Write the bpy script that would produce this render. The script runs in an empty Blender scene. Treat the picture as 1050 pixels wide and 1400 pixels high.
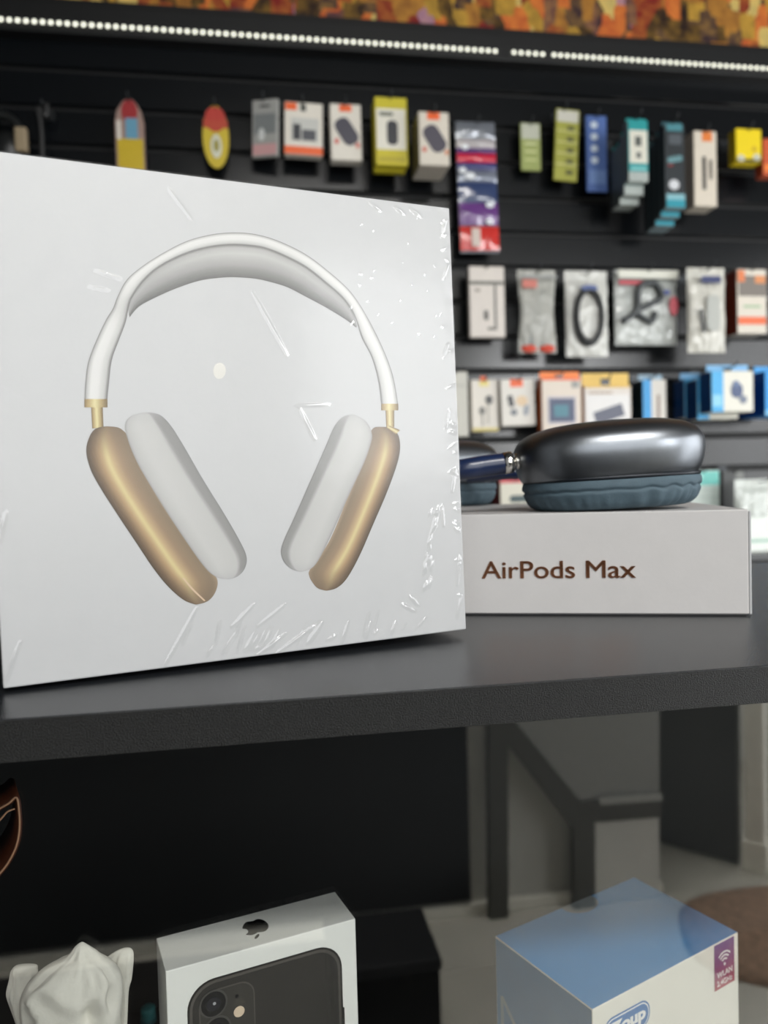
import bpy, bmesh, math, random
from mathutils import Vector, Matrix, noise

# ------------------------------------------------------------------ camera, world, lights, exposure
SC = bpy.context.scene
COL = SC.collection
ZS = 1.10                                   # height of the cabinet top above the shop floor
FPX = 1051.0                                # focal length in pixels of the 1050 x 1400 frame
YAW, PITCH, ROLL, HCAM = .1584, -.0356, -.0272, .0739
CAM = Vector((0, 0, ZS + HCAM))
_f = Vector((math.sin(YAW)*math.cos(PITCH), math.cos(YAW)*math.cos(PITCH), math.sin(PITCH)))
_r0 = Vector((math.cos(YAW), -math.sin(YAW), 0))
_u0 = _r0.cross(_f)
_r = math.cos(ROLL)*_r0 + math.sin(ROLL)*_u0
_u = -math.sin(ROLL)*_r0 + math.cos(ROLL)*_u0
cam = bpy.data.cameras.new('camera')
cam.sensor_fit = 'HORIZONTAL'
cam.sensor_width = 36
cam.lens = 36*FPX/1050
cam.clip_start = .01
cam.dof.use_dof = True
cam.dof.focus_distance = .335
cam.dof.aperture_fstop = 11.5
co = bpy.data.objects.new('camera', cam)
co.matrix_world = Matrix(((_r.x, _u.x, -_f.x, CAM.x), (_r.y, _u.y, -_f.y, CAM.y), (_r.z, _u.z, -_f.z, CAM.z), (0, 0, 0, 1)))
COL.objects.link(co)
SC.camera = co

W = bpy.data.worlds.new('world')
SC.world = W
W.use_nodes = True
W.node_tree.nodes['Background'].inputs[0].default_value = (.75, .86, 1, 1)
W.node_tree.nodes['Background'].inputs[1].default_value = .35

def area(name, loc, direction, sx, sy, power, color=(1, 1, 1)):
    l = bpy.data.lights.new(name, 'AREA')
    l.shape = 'RECTANGLE'
    l.size, l.size_y, l.energy, l.color = sx, sy, power, color
    o = bpy.data.objects.new(name, l)
    o.location = loc
    o.rotation_euler = Vector(direction).to_track_quat('-Z', 'Z').to_euler()
    COL.objects.link(o)
    return o

REAR, RIGHT, LEFT, BACK, CEIL = -1.45, 2.9, -2.3, 1.80, 2.75
# daylight through the glazed shop front (right wall) and the window over the low rear wall
area('shopfront_daylight', (RIGHT-.05, -.25, 1.16), (-1, 0, 0), 2.1, 2.2, 80, (.985, .995, 1))
area('window_daylight', (0, REAR+.03, 1.72), (0, 1, 0), 1.7, 1.1, 19, (.985, .995, 1))
area('deep_window_daylight', (2.28, -2.25, 1.82), (0, 1, 0), 1.05, 1.0, 58, (.985, .995, 1))
SC.view_settings.view_transform = 'Standard'
SC.view_settings.look = 'None'
SC.view_settings.exposure = -.31
SC.view_settings.gamma = 1
SC.view_settings.use_curve_mapping = False

# ------------------------------------------------------------------ helpers
rnd = random.Random(7)

def lin(c):
    """sRGB 0-255 triple to linear"""
    return tuple(((v/255)/12.92 if v/255 <= .04045 else ((v/255+.055)/1.055)**2.4) for v in c[:3])

def ray(px, py):
    return _f + (px-525)/FPX*_r - (py-700)/FPX*_u

def at(px, py, Y):
    d = ray(px, py)
    return CAM + d*((Y-CAM.y)/d.y)

def on_plane(px, py, p0, n):
    d = ray(px, py)
    return CAM + d*((Vector(p0)-CAM).dot(n)/d.dot(n))

MATS = {}
def mat(name, rgb=(200, 200, 200), rough=.5, metal=0, bump=0, bscale=300, vary=.04, spec=.5, vcol=False, emit=0, coat=0, alpha=1, trans=0, ior=1.5):
    if name in MATS:
        return MATS[name]
    m = bpy.data.materials.new(name)
    m.use_nodes = True
    nt = m.node_tree
    b = nt.nodes['Principled BSDF']
    c = lin(rgb)
    b.inputs['Roughness'].default_value = rough
    b.inputs['Metallic'].default_value = metal
    b.inputs['Specular IOR Level'].default_value = spec
    b.inputs['Coat Weight'].default_value = coat
    b.inputs['Alpha'].default_value = alpha
    b.inputs['Transmission Weight'].default_value = trans
    b.inputs['IOR'].default_value = ior
    if vcol:
        a = nt.nodes.new('ShaderNodeVertexColor')
        a.layer_name = 'Col'
        nt.links.new(a.outputs[0], b.inputs['Base Color'])
    else:
        tc = nt.nodes.new('ShaderNodeTexCoord')
        nz = nt.nodes.new('ShaderNodeTexNoise')
        nz.inputs['Scale'].default_value = bscale*.2
        nz.inputs['Detail'].default_value = 3
        nt.links.new(tc.outputs['Object'], nz.inputs['Vector'])
        rp = nt.nodes.new('ShaderNodeValToRGB')
        rp.color_ramp.elements[0].position = .3
        rp.color_ramp.elements[1].position = .7
        rp.color_ramp.elements[0].color = tuple(x*(1-vary) for x in c)+(1,)
        rp.color_ramp.elements[1].color = tuple(min(1, x*(1+vary)) for x in c)+(1,)
        nt.links.new(nz.outputs[0], rp.inputs[0])
        nt.links.new(rp.outputs[0], b.inputs['Base Color'])
        if emit:
            b.inputs['Emission Color'].default_value = c+(1,)
            b.inputs['Emission Strength'].default_value = emit
    if bump:
        tc2 = nt.nodes.new('ShaderNodeTexCoord')
        n2 = nt.nodes.new('ShaderNodeTexNoise')
        n2.inputs['Scale'].default_value = bscale
        n2.inputs['Detail'].default_value = 4
        nt.links.new(tc2.outputs['Object'], n2.inputs['Vector'])
        bp = nt.nodes.new('ShaderNodeBump')
        bp.inputs['Strength'].default_value = bump
        bp.inputs['Distance'].default_value = .001
        nt.links.new(n2.outputs[0], bp.inputs['Height'])
        nt.links.new(bp.outputs[0], b.inputs['Normal'])
    MATS[name] = m
    return m

def clear_film(name, refl, rough, tint=(1, 1, 1), bump=0, bscale=100):
    """thin clear sheet: lets light straight through, mirrors a share that grows at grazing angles"""
    if name in MATS:
        return MATS[name]
    m = bpy.data.materials.new(name)
    m.use_nodes = True
    nt = m.node_tree
    nt.nodes.remove(nt.nodes['Principled BSDF'])
    out = nt.nodes['Material Output']
    t = nt.nodes.new('ShaderNodeBsdfTransparent')
    t.inputs[0].default_value = tint+(1,)
    g = nt.nodes.new('ShaderNodeBsdfGlossy')
    g.inputs['Roughness'].default_value = rough
    lw = nt.nodes.new('ShaderNodeLayerWeight')
    lw.inputs[0].default_value = .5
    pw = nt.nodes.new('ShaderNodeMath')
    pw.operation = 'POWER'
    pw.inputs[1].default_value = 5
    nt.links.new(lw.outputs['Facing'], pw.inputs[0])
    mr = nt.nodes.new('ShaderNodeMapRange')
    mr.inputs['To Min'].default_value = refl
    mr.inputs['To Max'].default_value = 1
    nt.links.new(pw.outputs[0], mr.inputs[0])
    mx = nt.nodes.new('ShaderNodeMixShader')
    nt.links.new(mr.outputs[0], mx.inputs[0])
    nt.links.new(t.outputs[0], mx.inputs[1])
    nt.links.new(g.outputs[0], mx.inputs[2])
    nt.links.new(mx.outputs[0], out.inputs[0])
    if bump:
        tc = nt.nodes.new('ShaderNodeTexCoord')
        n2 = nt.nodes.new('ShaderNodeTexNoise')
        n2.inputs['Scale'].default_value = bscale
        n2.inputs['Detail'].default_value = 3
        nt.links.new(tc.outputs['Object'], n2.inputs['Vector'])
        bp = nt.nodes.new('ShaderNodeBump')
        bp.inputs['Strength'].default_value = bump
        bp.inputs['Distance'].default_value = .001
        nt.links.new(n2.outputs[0], bp.inputs['Height'])
        nt.links.new(bp.outputs[0], g.inputs['Normal'])
    MATS[name] = m
    return m

def mesh(name, verts, faces, m, parent=None, smooth=False, cols=None):
    me = bpy.data.meshes.new(name)
    me.from_pydata([tuple(v) for v in verts], [], faces)
    if cols:
        at_ = me.color_attributes.new('Col', 'FLOAT_COLOR', 'POINT')
        for i, c in enumerate(cols):
            at_.data[i].color = (c[0], c[1], c[2], 1)
    if smooth:
        for p in me.polygons:
            p.use_smooth = True
    me.materials.append(m)
    me.update()
    o = bpy.data.objects.new(name, me)
    COL.objects.link(o)
    if parent:
        o.parent = parent
    return o

def bmobj(name, bm, m, parent=None, smooth=False):
    me = bpy.data.meshes.new(name)
    bmesh.ops.recalc_face_normals(bm, faces=bm.faces[:])
    bm.to_mesh(me)
    bm.free()
    if smooth:
        for p in me.polygons:
            p.use_smooth = True
    me.materials.append(m)
    o = bpy.data.objects.new(name, me)
    COL.objects.link(o)
    if parent:
        o.parent = parent
    return o

def add_box(bm, x0, y0, z0, x1, y1, z1):
    vs = [bm.verts.new((x, y, z)) for x in (x0, x1) for y in (y0, y1) for z in (z0, z1)]
    for f in ((0, 1, 3, 2), (4, 6, 7, 5), (0, 4, 5, 1), (2, 3, 7, 6), (0, 2, 6, 4), (1, 5, 7, 3)):
        bm.faces.new([vs[i] for i in f])
    return vs

def box(name, x0, y0, z0, x1, y1, z1, m, parent=None, bevel=0, seg=2):
    bm = bmesh.new()
    add_box(bm, x0, y0, z0, x1, y1, z1)
    if bevel:
        bmesh.ops.bevel(bm, geom=bm.edges[:], offset=bevel, segments=seg, affect='EDGES', profile=.5)
    return bmobj(name, bm, m, parent)

def tube(name, pts, rad, m, parent=None, n=12, cap=True):
    """swept tube through points; rad scalar or list"""
    pts = [Vector(p) for p in pts]
    rads = rad if isinstance(rad, (list, tuple)) else [rad]*len(pts)
    verts, faces = [], []
    prev = None
    for i, p in enumerate(pts):
        t = (pts[min(i+1, len(pts)-1)]-pts[max(i-1, 0)]).normalized()
        if prev is None:
            a = t.cross(Vector((0, 0, 1)))
            if a.length < .1:
                a = t.cross(Vector((1, 0, 0)))
            a.normalize()
        else:
            a = (prev - t*prev.dot(t)).normalized()
        prev = a
        b = t.cross(a)
        for k in range(n):
            w = 2*math.pi*k/n
            verts.append(p + rads[i]*(math.cos(w)*a + math.sin(w)*b))
    for i in range(len(pts)-1):
        for k in range(n):
            faces.append((i*n+k, i*n+(k+1) % n, (i+1)*n+(k+1) % n, (i+1)*n+k))
    if cap:
        faces.append(tuple(range(n-1, -1, -1)))
        faces.append(tuple(range((len(pts)-1)*n, len(pts)*n)))
    return mesh(name, verts, faces, m, parent, True)

def catmull(pts, k=8):
    pts = [Vector(p) for p in pts]
    out = []
    for i in range(len(pts)-1):
        p0, p1, p2, p3 = pts[max(i-1, 0)], pts[i], pts[i+1], pts[min(i+2, len(pts)-1)]
        for j in range(k):
            t = j/k
            out.append(.5*((2*p1)+(p2-p0)*t+(2*p0-5*p1+4*p2-p3)*t*t+(3*p1-p0-3*p2+p3)*t**3))
    out.append(pts[-1])
    return out

def thing(name, label, cat, loc=(0, 0, 0), rot=None, group=None):
    o = bpy.data.objects.new(name, None)
    o.empty_display_size = .02
    COL.objects.link(o)
    o.location = loc
    if rot is not None:
        o.rotation_euler = rot if not isinstance(rot, Matrix) else rot.to_euler()
    return tag(o, label, cat, group)

def tag(o, label, cat, group=None):
    o['label'], o['category'] = label, cat
    if group:
        o['group'] = group
    return o

def struct(o):
    o['kind'] = 'structure'
    return o

def text_mesh(name, s, m, parent, mtx, width=None, height=None, depth=.00015, bold=0):
    """lettering as a thin raised mesh; its local frame (x right, y up, z out) is put at mtx"""
    cu = bpy.data.curves.new(name, 'FONT')
    cu.body = s
    cu.extrude = depth
    cu.offset = bold
    to = bpy.data.objects.new(name, cu)
    COL.objects.link(to)
    dg = bpy.context.evaluated_depsgraph_get()
    me = bpy.data.meshes.new_from_object(to.evaluated_get(dg))
    bpy.data.objects.remove(to)
    xs = [v.co.x for v in me.vertices]
    ys = [v.co.y for v in me.vertices]
    sx = width/(max(xs)-min(xs))
    sy = height/(max(ys)-min(ys)) if height else sx
    x0, y0 = min(xs), min(ys)
    for v in me.vertices:
        v.co = mtx @ Vector(((v.co.x-x0)*sx, (v.co.y-y0)*sy, v.co.z if abs(v.co.z) < .01 else 0))
    me.materials.clear()
    me.materials.append(m)
    o = bpy.data.objects.new(name, me)
    COL.objects.link(o)
    o.parent = parent
    return o

# ------------------------------------------------------------------ materials
M_wall = mat('dark_slat_laminate', (9, 12, 15), .21, bump=.05, bscale=200, spec=.5)
M_groove = mat('groove_black', (9, 10, 11), .6)
M_black = mat('black_laminate', (13, 14, 15), .45)
M_plaster = mat('grey_plaster', (214, 213, 204), .8, bump=.1, bscale=60)
M_ceiling = mat('ceiling_paint', (60, 60, 60), .9)
M_floor = mat('polished_floor', (192, 188, 176), .25, bump=.02, bscale=20, vary=.08)
M_white = mat('white_trim', (248, 245, 232), .5)
M_metal = mat('hook_steel', (60, 62, 64), .35, .8)
M_chrome = mat('chrome', (235, 232, 225), .08, 1)

# ------------------------------------------------------------------ setting
struct(box('floor', LEFT-.1, -2.4, -.05, RIGHT+.1, BACK+.1, 0, M_floor))
struct(box('ceiling', LEFT-.1, -2.4, CEIL, RIGHT+.1, BACK+.1, CEIL+.05, M_ceiling))
struct(box('wall_left', LEFT-.1, REAR-.1, 0, LEFT, BACK+.1, CEIL, M_black))
wr = bmesh.new()
add_box(wr, RIGHT, -2.4, 0, RIGHT+.1, -1.32, CEIL)
add_box(wr, RIGHT, .82, 0, RIGHT+.1, BACK+.1, CEIL)
add_box(wr, RIGHT, -1.32, 2.3, RIGHT+.1, .82, CEIL)
struct(bmobj('wall_right', wr, mat('dark_plaster', (70, 72, 74), .8)))
wf = bmesh.new()
XJ, REAR2 = 1.085, -2.3                        # the shop is deeper to the right of XJ
add_box(wf, LEFT, REAR-.1, 0, XJ, REAR, 1.12)
add_box(wf, LEFT, REAR-.1, 2.32, XJ, REAR, CEIL)
add_box(wf, LEFT, REAR-.1, 1.12, -.9, REAR, 2.32)
add_box(wf, .9, REAR-.1, 1.12, XJ, REAR, 2.32)
add_box(wf, XJ-.1, REAR2, 0, XJ, REAR-.1, CEIL)
add_box(wf, XJ-.1, REAR2-.1, 0, 1.72, REAR2, CEIL)
add_box(wf, 1.72, REAR2-.1, 0, 2.84, REAR2, 1.3)
add_box(wf, 2.84, REAR2-.1, 0, RIGHT+.1, REAR2, CEIL)
add_box(wf, 1.72, REAR2-.1, 2.34, 2.84, REAR2, CEIL)
struct(bmobj('wall_front', wf, M_plaster))
M_pane = clear_film('window_glass', .05, .01)
def window(name, corners_yz=None, rect=None, REAR=REAR):
    fr = bmesh.new()
    if rect:                                    # in the front wall
        x0, z0, x1, z1 = rect
        for a in ((x0, z0, x1, z0+.04), (x0, z1-.04, x1, z1), (x0, z0, x0+.04, z1), (x1-.04, z0, x1, z1)):
            add_box(fr, a[0], REAR-.07, a[1], a[2], REAR-.03, a[3])
        o = bmobj(name, fr, M_white)
        box('pane', x0+.04, REAR-.055, z0+.04, x1-.04, REAR-.049, z1-.04, M_pane, o)
    else:
        y0, z0, y1, z1 = corners_yz
        ym = (y0+y1)/2
        for a in ((y0, z0, y1, z0+.05), (y0, z1-.05, y1, z1), (y0, z0, y0+.05, z1), (y1-.05, z0, y1, z1), (ym-.03, z0, ym+.03, z1)):
            add_box(fr, RIGHT+.03, a[0], a[1], RIGHT+.07, a[2], a[3])
        o = bmobj(name, fr, M_black)
        box('pane', RIGHT+.047, y0+.05, z0+.05, RIGHT+.053, ym-.03, z1-.05, M_pane, o)
        box('pane', RIGHT+.047, ym+.03, z0+.05, RIGHT+.053, y1-.05, z1-.05, M_pane, o)
    return struct(o)
window('window_1', rect=(-.9, 1.12, .9, 2.32))
window('window_3', rect=(1.72, 1.3, 2.84, 2.34), REAR=REAR2)
window('window_2', corners_yz=(-1.32, 0, .82, 2.3))

# slat wall: backing board and one plank per slat, grooves between them
wb = struct(box('wall_back', LEFT, BACK+.014, 0, RIGHT, BACK+.06, CEIL, M_groove))
PITCHZ = .0825
slat_me = None
for k in range(-17, 9):
    z0 = ZS+.34+k*PITCHZ+.0055
    if slat_me is None:
        s = box('slat', LEFT, BACK, 0, RIGHT, BACK+.0135, PITCHZ-.011, M_wall, wb, .0025, 1)
        slat_me = s.data
    else:
        s = bpy.data.objects.new('slat', slat_me)
        COL.objects.link(s)
        s.parent = wb
    s.location.z = z0

# fascia with the LED strip, poster above it
_zl = at(525, 61, BACK-.035).z
struct(box('trim_1', LEFT, BACK-.035, _zl-.018, RIGHT, BACK+.012, _zl+.045, M_black, None, .002))

# added ceiling panel, out of view, brightens the mirrored rear wall and floor
cp = thing('added_ceiling_light', 'long white ceiling light panel added out of view to brighten the mirrored room', 'ceiling light', (.5, -1.12, CEIL))
box('housing', -.65, -.17, -.045, .65, .17, -.001, M_white, cp, .004)
box('diffuser', -.62, -.14, -.05, .62, .14, -.0455, mat('added_lamp_diffuser', (255, 252, 244), .5, emit=2, vary=0), cp)
area('added_ceiling_lamp', (.5, -1.12, CEIL-.055), (0, 0, -1), 1.2, .26, 52, (1, .98, .95))
YF = BACK-.035
ZL = at(525, 61, YF).z
led_root = thing('led_strip', 'row of small glowing white lights running along the wall under the poster', 'led strip', (0, YF, ZL))
M_tape = mat('led_tape', (60, 60, 55), .5)
M_led = mat('led_glow', (255, 255, 238),     .4, emit=2, vary=0)
led_me = None
for (pa, pb) in ((-14, 681), (697, 746), (752, 1062)):
    xa, xb = at(pa, 61, YF).x, at(pb, 61, YF).x
    box('tape', xa, -.0012, -.006, xb, -.0002, .006, M_tape, led_root)
    n = max(2, round((xb-xa)/.0166))
    for i in range(n):
        if led_me is None:
            bm = bmesh.new()
            bmesh.ops.create_icosphere(bm, subdivisions=2, radius=.0042)
            for v in bm.verts:
                v.co.y *= .5
            l = bmobj('led', bm, M_led, led_root, True)
            led_me = l.data
        else:
            l = bpy.data.objects.new('led', led_me)
            COL.objects.link(l)
            l.parent = led_root
        l.location = (xa+(xb-xa)*(i+.5)/n, -.003, 0)

def poster_mat():
    m = bpy.data.materials.new('city_night_print')
    m.use_nodes = True
    nt = m.node_tree
    b = nt.nodes['Principled BSDF']
    b.inputs['Roughness'].default_value = .3
    tc = nt.nodes.new('ShaderNodeTexCoord')
    mp = nt.nodes.new('ShaderNodeMapping')
    mp.inputs['Scale'].default_value = (13, 1, 8)
    nt.links.new(tc.outputs['Object'], mp.inputs[0])
    vo = nt.nodes.new('ShaderNodeTexVoronoi')
    vo.distance = 'CHEBYCHEV'
    vo.inputs['Scale'].default_value = 2.2
    nt.links.new(mp.outputs[0], vo.inputs['Vector'])
    sp = nt.nodes.new('ShaderNodeSeparateColor')
    nt.links.new(vo.outputs['Color'], sp.inputs[0])
    rp = nt.nodes.new('ShaderNodeValToRGB')
    cr = rp.color_ramp
    cr.interpolation = 'CONSTANT'
    stops = ((0, (40, 28, 26)), (.13, (168, 112, 52)), (.25, (140, 30, 34)), (.36, (186, 146, 60)), (.46, (60, 44, 52)), (.58, (214, 104, 54)), (.68, (104, 66, 70)), (.78, (226, 200, 120)), (.88, (176, 130, 160)), (.94, (150, 60, 40)))
    while len(cr.elements) < len(stops):
        cr.elements.new(.5)
    for e, (p, c) in zip(cr.elements, stops):
        e.position = p
        e.color = lin(c)+(1,)
    nt.links.new(sp.outputs[0], rp.inputs[0])
    nz = nt.nodes.new('ShaderNodeTexNoise')
    nz.inputs['Scale'].default_value = 36
    nz.inputs['Detail'].default_value = 6
    nt.links.new(tc.outputs['Object'], nz.inputs['Vector'])
    r2 = nt.nodes.new('ShaderNodeValToRGB')
    r2.color_ramp.elements[0].position = .38
    r2.color_ramp.elements[0].color = lin((40, 24, 20))+(1,)
    r2.color_ramp.elements[1].position = .62
    r2.color_ramp.elements[1].color = lin((196, 150, 60))+(1,)
    nt.links.new(nz.outputs[0], r2.inputs[0])
    mx = nt.nodes.new('ShaderNodeMix')
    mx.data_type = 'RGBA'
    mx.inputs[0].default_value = .3
    nt.links.new(rp.outputs[0], mx.inputs[6])
    nt.links.new(r2.outputs[0], mx.inputs[7])
    nt.links.new(mx.outputs[2], b.inputs['Base Color'])
    return m
ZP = at(530, 34, BACK-.012).z
pr = thing('city_poster', 'wide city-at-night poster in gold and red above the light strip', 'poster', (0, BACK-.012, ZP))
box('print', LEFT+.3, 0, .006, RIGHT-.05, .008, .62, poster_mat(), pr)
box('frame_rail', LEFT+.3, -.006, -.012, RIGHT-.05, .009, .006, M_black, pr, .001)

# ------------------------------------------------------------------ display cabinet (black top, glass front)
YE, YP, YB = .2673, .2765, .585
M_top = mat('black_textured_top', (27, 29, 32), .24, bump=.15, bscale=1400, vary=.1, spec=.3)
M_edge = mat('black_textured_edge', (18, 19, 19), .42, bump=1, bscale=2000, vary=.3, spec=.3)
cab = thing('display_cabinet', 'black display cabinet with a textured top shelf and glass front', 'cabinet', (0, YE, 0))
def cbox(name, x0, y0, z0, x1, y1, z1, m, bevel=.0004):
    return box(name, x0, y0-YE, z0, x1, y1-YE, z1, m, cab, bevel)
TOPT = .0144
cbox('top_panel', -1.0, YE+.0006, ZS-TOPT, 1.3, YB, ZS, M_top)
cbox('edge_band', -1.0, YE, ZS-TOPT, 1.3, YE+.0007, ZS-.0003, M_edge, .0002)
M_inner = mat('cabinet_inside_black', (10, 11, 12), .6)
cbox('back_panel', -1.0, YB-.016, .08, 1.3, YB-.001, ZS-TOPT-.0005, M_inner)
cbox('side_panel', -1.0, YE+.016, .08, -.985, YB-.0165, ZS-TOPT-.0005, M_inner)
cbox('side_panel', 1.285, YE+.016, .08, 1.3, YB-.0165, ZS-TOPT-.0005, M_inner)
ZLOW = ZS-.138-.165
cbox('lower_shelf', -.984, YE+.016, ZLOW-.012, 1.284, YB-.0165, ZLOW, M_inner)
cbox('plinth', -1.0, YE+.016, 0, 1.3, YB-.001, .079, M_inner)
M_glass = clear_film('front_glass', .165, .01, (.97, .98, .975))
cbox('front_glass', -.99, YP, .082, 1.29, YP+.003, ZS-TOPT-.0006, M_glass, 0)

# ------------------------------------------------------------------ the room that mirrors in the glass front
def mir(v):                       # a point seen in the glass to where it stands
    return Vector((v.x, 2*YP-v.y, v.z))
def floor_mirrored(px, py):
    d = ray(px, py)
    return mir(CAM + d*(-CAM.z/d.z))
yb = floor_mirrored(500, 1276).y
struct(box('baseboard_front', -2.25, REAR+.001, .001, XJ-.001, REAR+.022, .03, M_white))
M_blackgloss = mat('black_board', (7, 8, 10), .7, spec=.1)
x1 = at(640, 1150, 2*YP-REAR-.02).x
bd = thing('black_wall_board', 'large black board fixed low on the grey wall, mirrored in the glass', 'board', (0, REAR, .04))
box('panel', -2.0, .003, .002, x1, .02, 1.0, M_blackgloss, bd, .002)
box('end_strip', x1, .004, .002, x1+.006, .019, 1.0, mat('dark_trim', (30, 32, 32), .5), bd, .001)
mx1 = floor_mirrored(480, 1330).x
fm = thing('added_floor_mat', 'dark mat added to darken the floor along the black board, mirrored in the glass', 'mat', (mx1-1.3, -.95, 0))  # mat added to darken the mirrored floor
box('mat_sheet', -1.3, -.44, .0005, 1.3, .4, .008, mat('mat_rubber', (40, 37, 34), .8, bump=.3, bscale=200, spec=.15), fm, .002)
box('mat_border', -1.3, .4, .0005, 1.3, .44, .010, mat('mat_border', (30, 28, 26), .8, spec=.15), fm, .002)
ysb = -1.0
zsb = at(560, 1316, 2*YP-ysb).z
xs0, xs1 = at(455, 1340, 2*YP-ysb).x, at(603, 1340, 2*YP-ysb).x
st = thing('stand_in_box', 'low black box standing in for a dark shape mirrored in the glass below the board', 'box', ((xs0+xs1)/2, ysb-.1, .0105))  # added black box stands in for a dark mirrored leg shape
hw = (xs1-xs0)/2
box('tub', -hw, -.1, 0, hw, .1, zsb-.035, mat('tub_black', (9, 9, 11), .6, spec=.2), st, .006)
box('lid', -hw-.004, -.104, zsb-.0348, hw+.004, .104, zsb-.0105, mat('lid_black', (12, 12, 14), .6, spec=.2), st, .006)
# grey panel with a dark frame standing against the wall
M_tabtop = mat('panel_grey', (150, 150, 145), .5)
M_frame = mat('frame_dark', (74, 74, 68), .5)
YW = REAR+.0225
pa_ = thing('panel_frame', 'grey panel in a dark frame with a diagonal brace, mirrored in the glass', 'partition', (at(780, 1200, 2*YP-YW).x, YW, 0))
def wall_px(px, py):
    q = at(px, py, 2*YP-YW)
    return q.x-pa_.location.x, max(.001, q.z)
def slab(name, pxs, y0, y1, m):
    ol = [wall_px(*q) if q[1] < 2000 else (wall_px(q[0], 1200)[0], .001) for q in pxs]
    n = len(ol)
    vs = [(x, y1, z) for x, z in ol]+[(x, y0, z) for x, z in ol]
    return mesh(name, vs, [tuple(range(n)), tuple(range(2*n-1, n-1, -1))]+[((i+1) % n, i, n+i, n+(i+1) % n) for i in range(n)], m, pa_)
FLOOR = 9999
slab('post', [(665, FLOOR), (690, FLOOR), (690, 900), (665, 900)], 0, .03, M_frame)
slab('post', [(780, FLOOR), (808, FLOOR), (808, 1119), (780, 1119)], 0, .03, M_frame)
slab('brace', [(690.5, 1014), (779, 1128), (808, 1118), (790, 1092), (690.5, 972)], .002, .028, M_frame)
slab('cross_rail', [(809, 1119), (897, 1112), (897, 1086), (791, 1092)], .001, .029, M_frame)
slab('rail_highlight', [(815, 1094), (897, 1088), (897, 1079), (812, 1086)], .0295, .036, mat('rail_highlight_grey', (170, 170, 164), .5))  # pale strip stands for the highlight along the rail top
slab('upper_panel', [(691, 971), (789.5, 1091), (897, 1085), (897, 900), (691, 900)], .006, .02, M_tabtop)
slab('lower_panel', [(809, FLOOR), (897, FLOOR), (897, 1113), (809, 1120)], .006, .018, mat('panel_light', (226, 225, 216), .5))
# dark door panel and white post, built low so window light passes over
p0, p1 = floor_mirrored(900, 1152), floor_mirrored(1012, 1182)
d1 = thing('low_dark_panel', 'dark panel and white post built low to let light past, mirrored in the glass', 'counter', (p1.x, p1.y, 0))
dv = (p0-p1)
dv.z = 0
d1.rotation_euler.z = math.atan2(dv.y, dv.x)
dl = dv.length+.16
box('body', .0, -.02, .01, dl, .02, .9, mat('dark_door', (30, 33, 33), .4), d1, .003)
box('panel_cap', -.01, -.03, .9005, dl+.01, .03, .92, M_black, d1, .003)
box('end_post', -.075, -.025, .0005, -.02, .025, .9, M_white, d1, .004)
box('plinth_block', -.082, -.03, .0006, -.013, .03, .09, M_white, d1, .003)
# brown rug
rc = floor_mirrored(1090, 1280)
rug = thing('rug', 'brown shaggy rug on the floor, mirrored in the glass at the right', 'rug', (rc.x, rc.y, 0))
vs, fs = [], []
NR, NA = 14, 72
for i in range(NR+1):
    for k in range(NA):
        w = 2*math.pi*k/NA
        q = i/NR
        n_ = noise.noise(Vector((math.cos(w)*q*9, math.sin(w)*q*9, 3)))
        e = 1+.03*math.sin(5*w)
        vs.append((.30*q*e*math.cos(w), .235*q*e*math.sin(w), .004+.016*(1-q**8)+.004*n_))
for i in range(NR):
    for k in range(NA):
        fs.append((i*NA+k, (i+1)*NA+k, (i+1)*NA+(k+1) % NA, i*NA+(k+1) % NA))
base = len(vs)
for k in range(NA):
    w = 2*math.pi*k/NA
    e = 1+.03*math.sin(5*w)
    vs.append((.30*e*math.cos(w), .235*e*math.sin(w), .0005))
for k in range(NA):
    fs.append((NR*NA+k, base+k, base+(k+1) % NA, NR*NA+(k+1) % NA))
mesh('pile', vs, fs, mat('rug_brown', (150, 122, 100), .95, bump=1, bscale=260, vary=.3), rug, True)

# ------------------------------------------------------------------ standing white box with the printed headphones
BA, BT, BR = .26, .01496, .01039
BW, BH, BD = .1992, .2, .058
ub = Vector((math.cos(BA)*math.cos(BR), math.sin(BA)*math.cos(BR), math.sin(BR)))
nb0 = Vector((-math.sin(BA), math.cos(BA), 0))
nb = (nb0*math.cos(BT)-Vector((0, 0, math.sin(BT))))
nb = (nb-ub*nb.dot(ub)).normalized()
tb_ = ub.cross(nb)
BO = Vector((-.09736, .30406, ZS+.0015))
M_card = mat('white_card', (168, 169, 170), .45, bump=.04, bscale=500, vary=.01)
sb = thing('headphone_box', 'large white shrink-wrapped box standing upright with gold headphones printed on it', 'box', BO,
           Matrix((ub, nb, tb_)).transposed())
BMI = Matrix((ub, nb, tb_))
def bl(px, py, off=0):
    """pixel of the print to the box face, in box coordinates"""
    p = on_plane(px, py, BO, nb) - BO
    q = BMI @ p
    return Vector((q.x, -off, q.z))
box('carton', 0, 0, 0, BW, BD, BH, M_card, sb, .0006)
M_print = mat('box_print', vcol=True, rough=.4)

def resample(pts, n):
    P = catmull([Vector((p[0], p[1], 0)) for p in pts], 6)
    L = [0]
    for a, b in zip(P, P[1:]):
        L.append(L[-1]+(b-a).length)
    out, j = [], 0
    for i in range(n):
        s = L[-1]*i/(n-1)
        while j < len(L)-2 and L[j+1] < s:
            j += 1
        t = (s-L[j])/max(1e-9, L[j+1]-L[j])
        out.append(P[j].lerp(P[j+1], min(1, max(0, t))))
    return out

def ramp(stops, v):
    for (a, ca), (b, cb) in zip(stops, stops[1:]):
        if v <= b:
            t = (v-a)/max(1e-9, b-a)
            return tuple(x+(y-x)*t for x, y in zip(ca, cb))
    return stops[-1][1]

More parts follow.
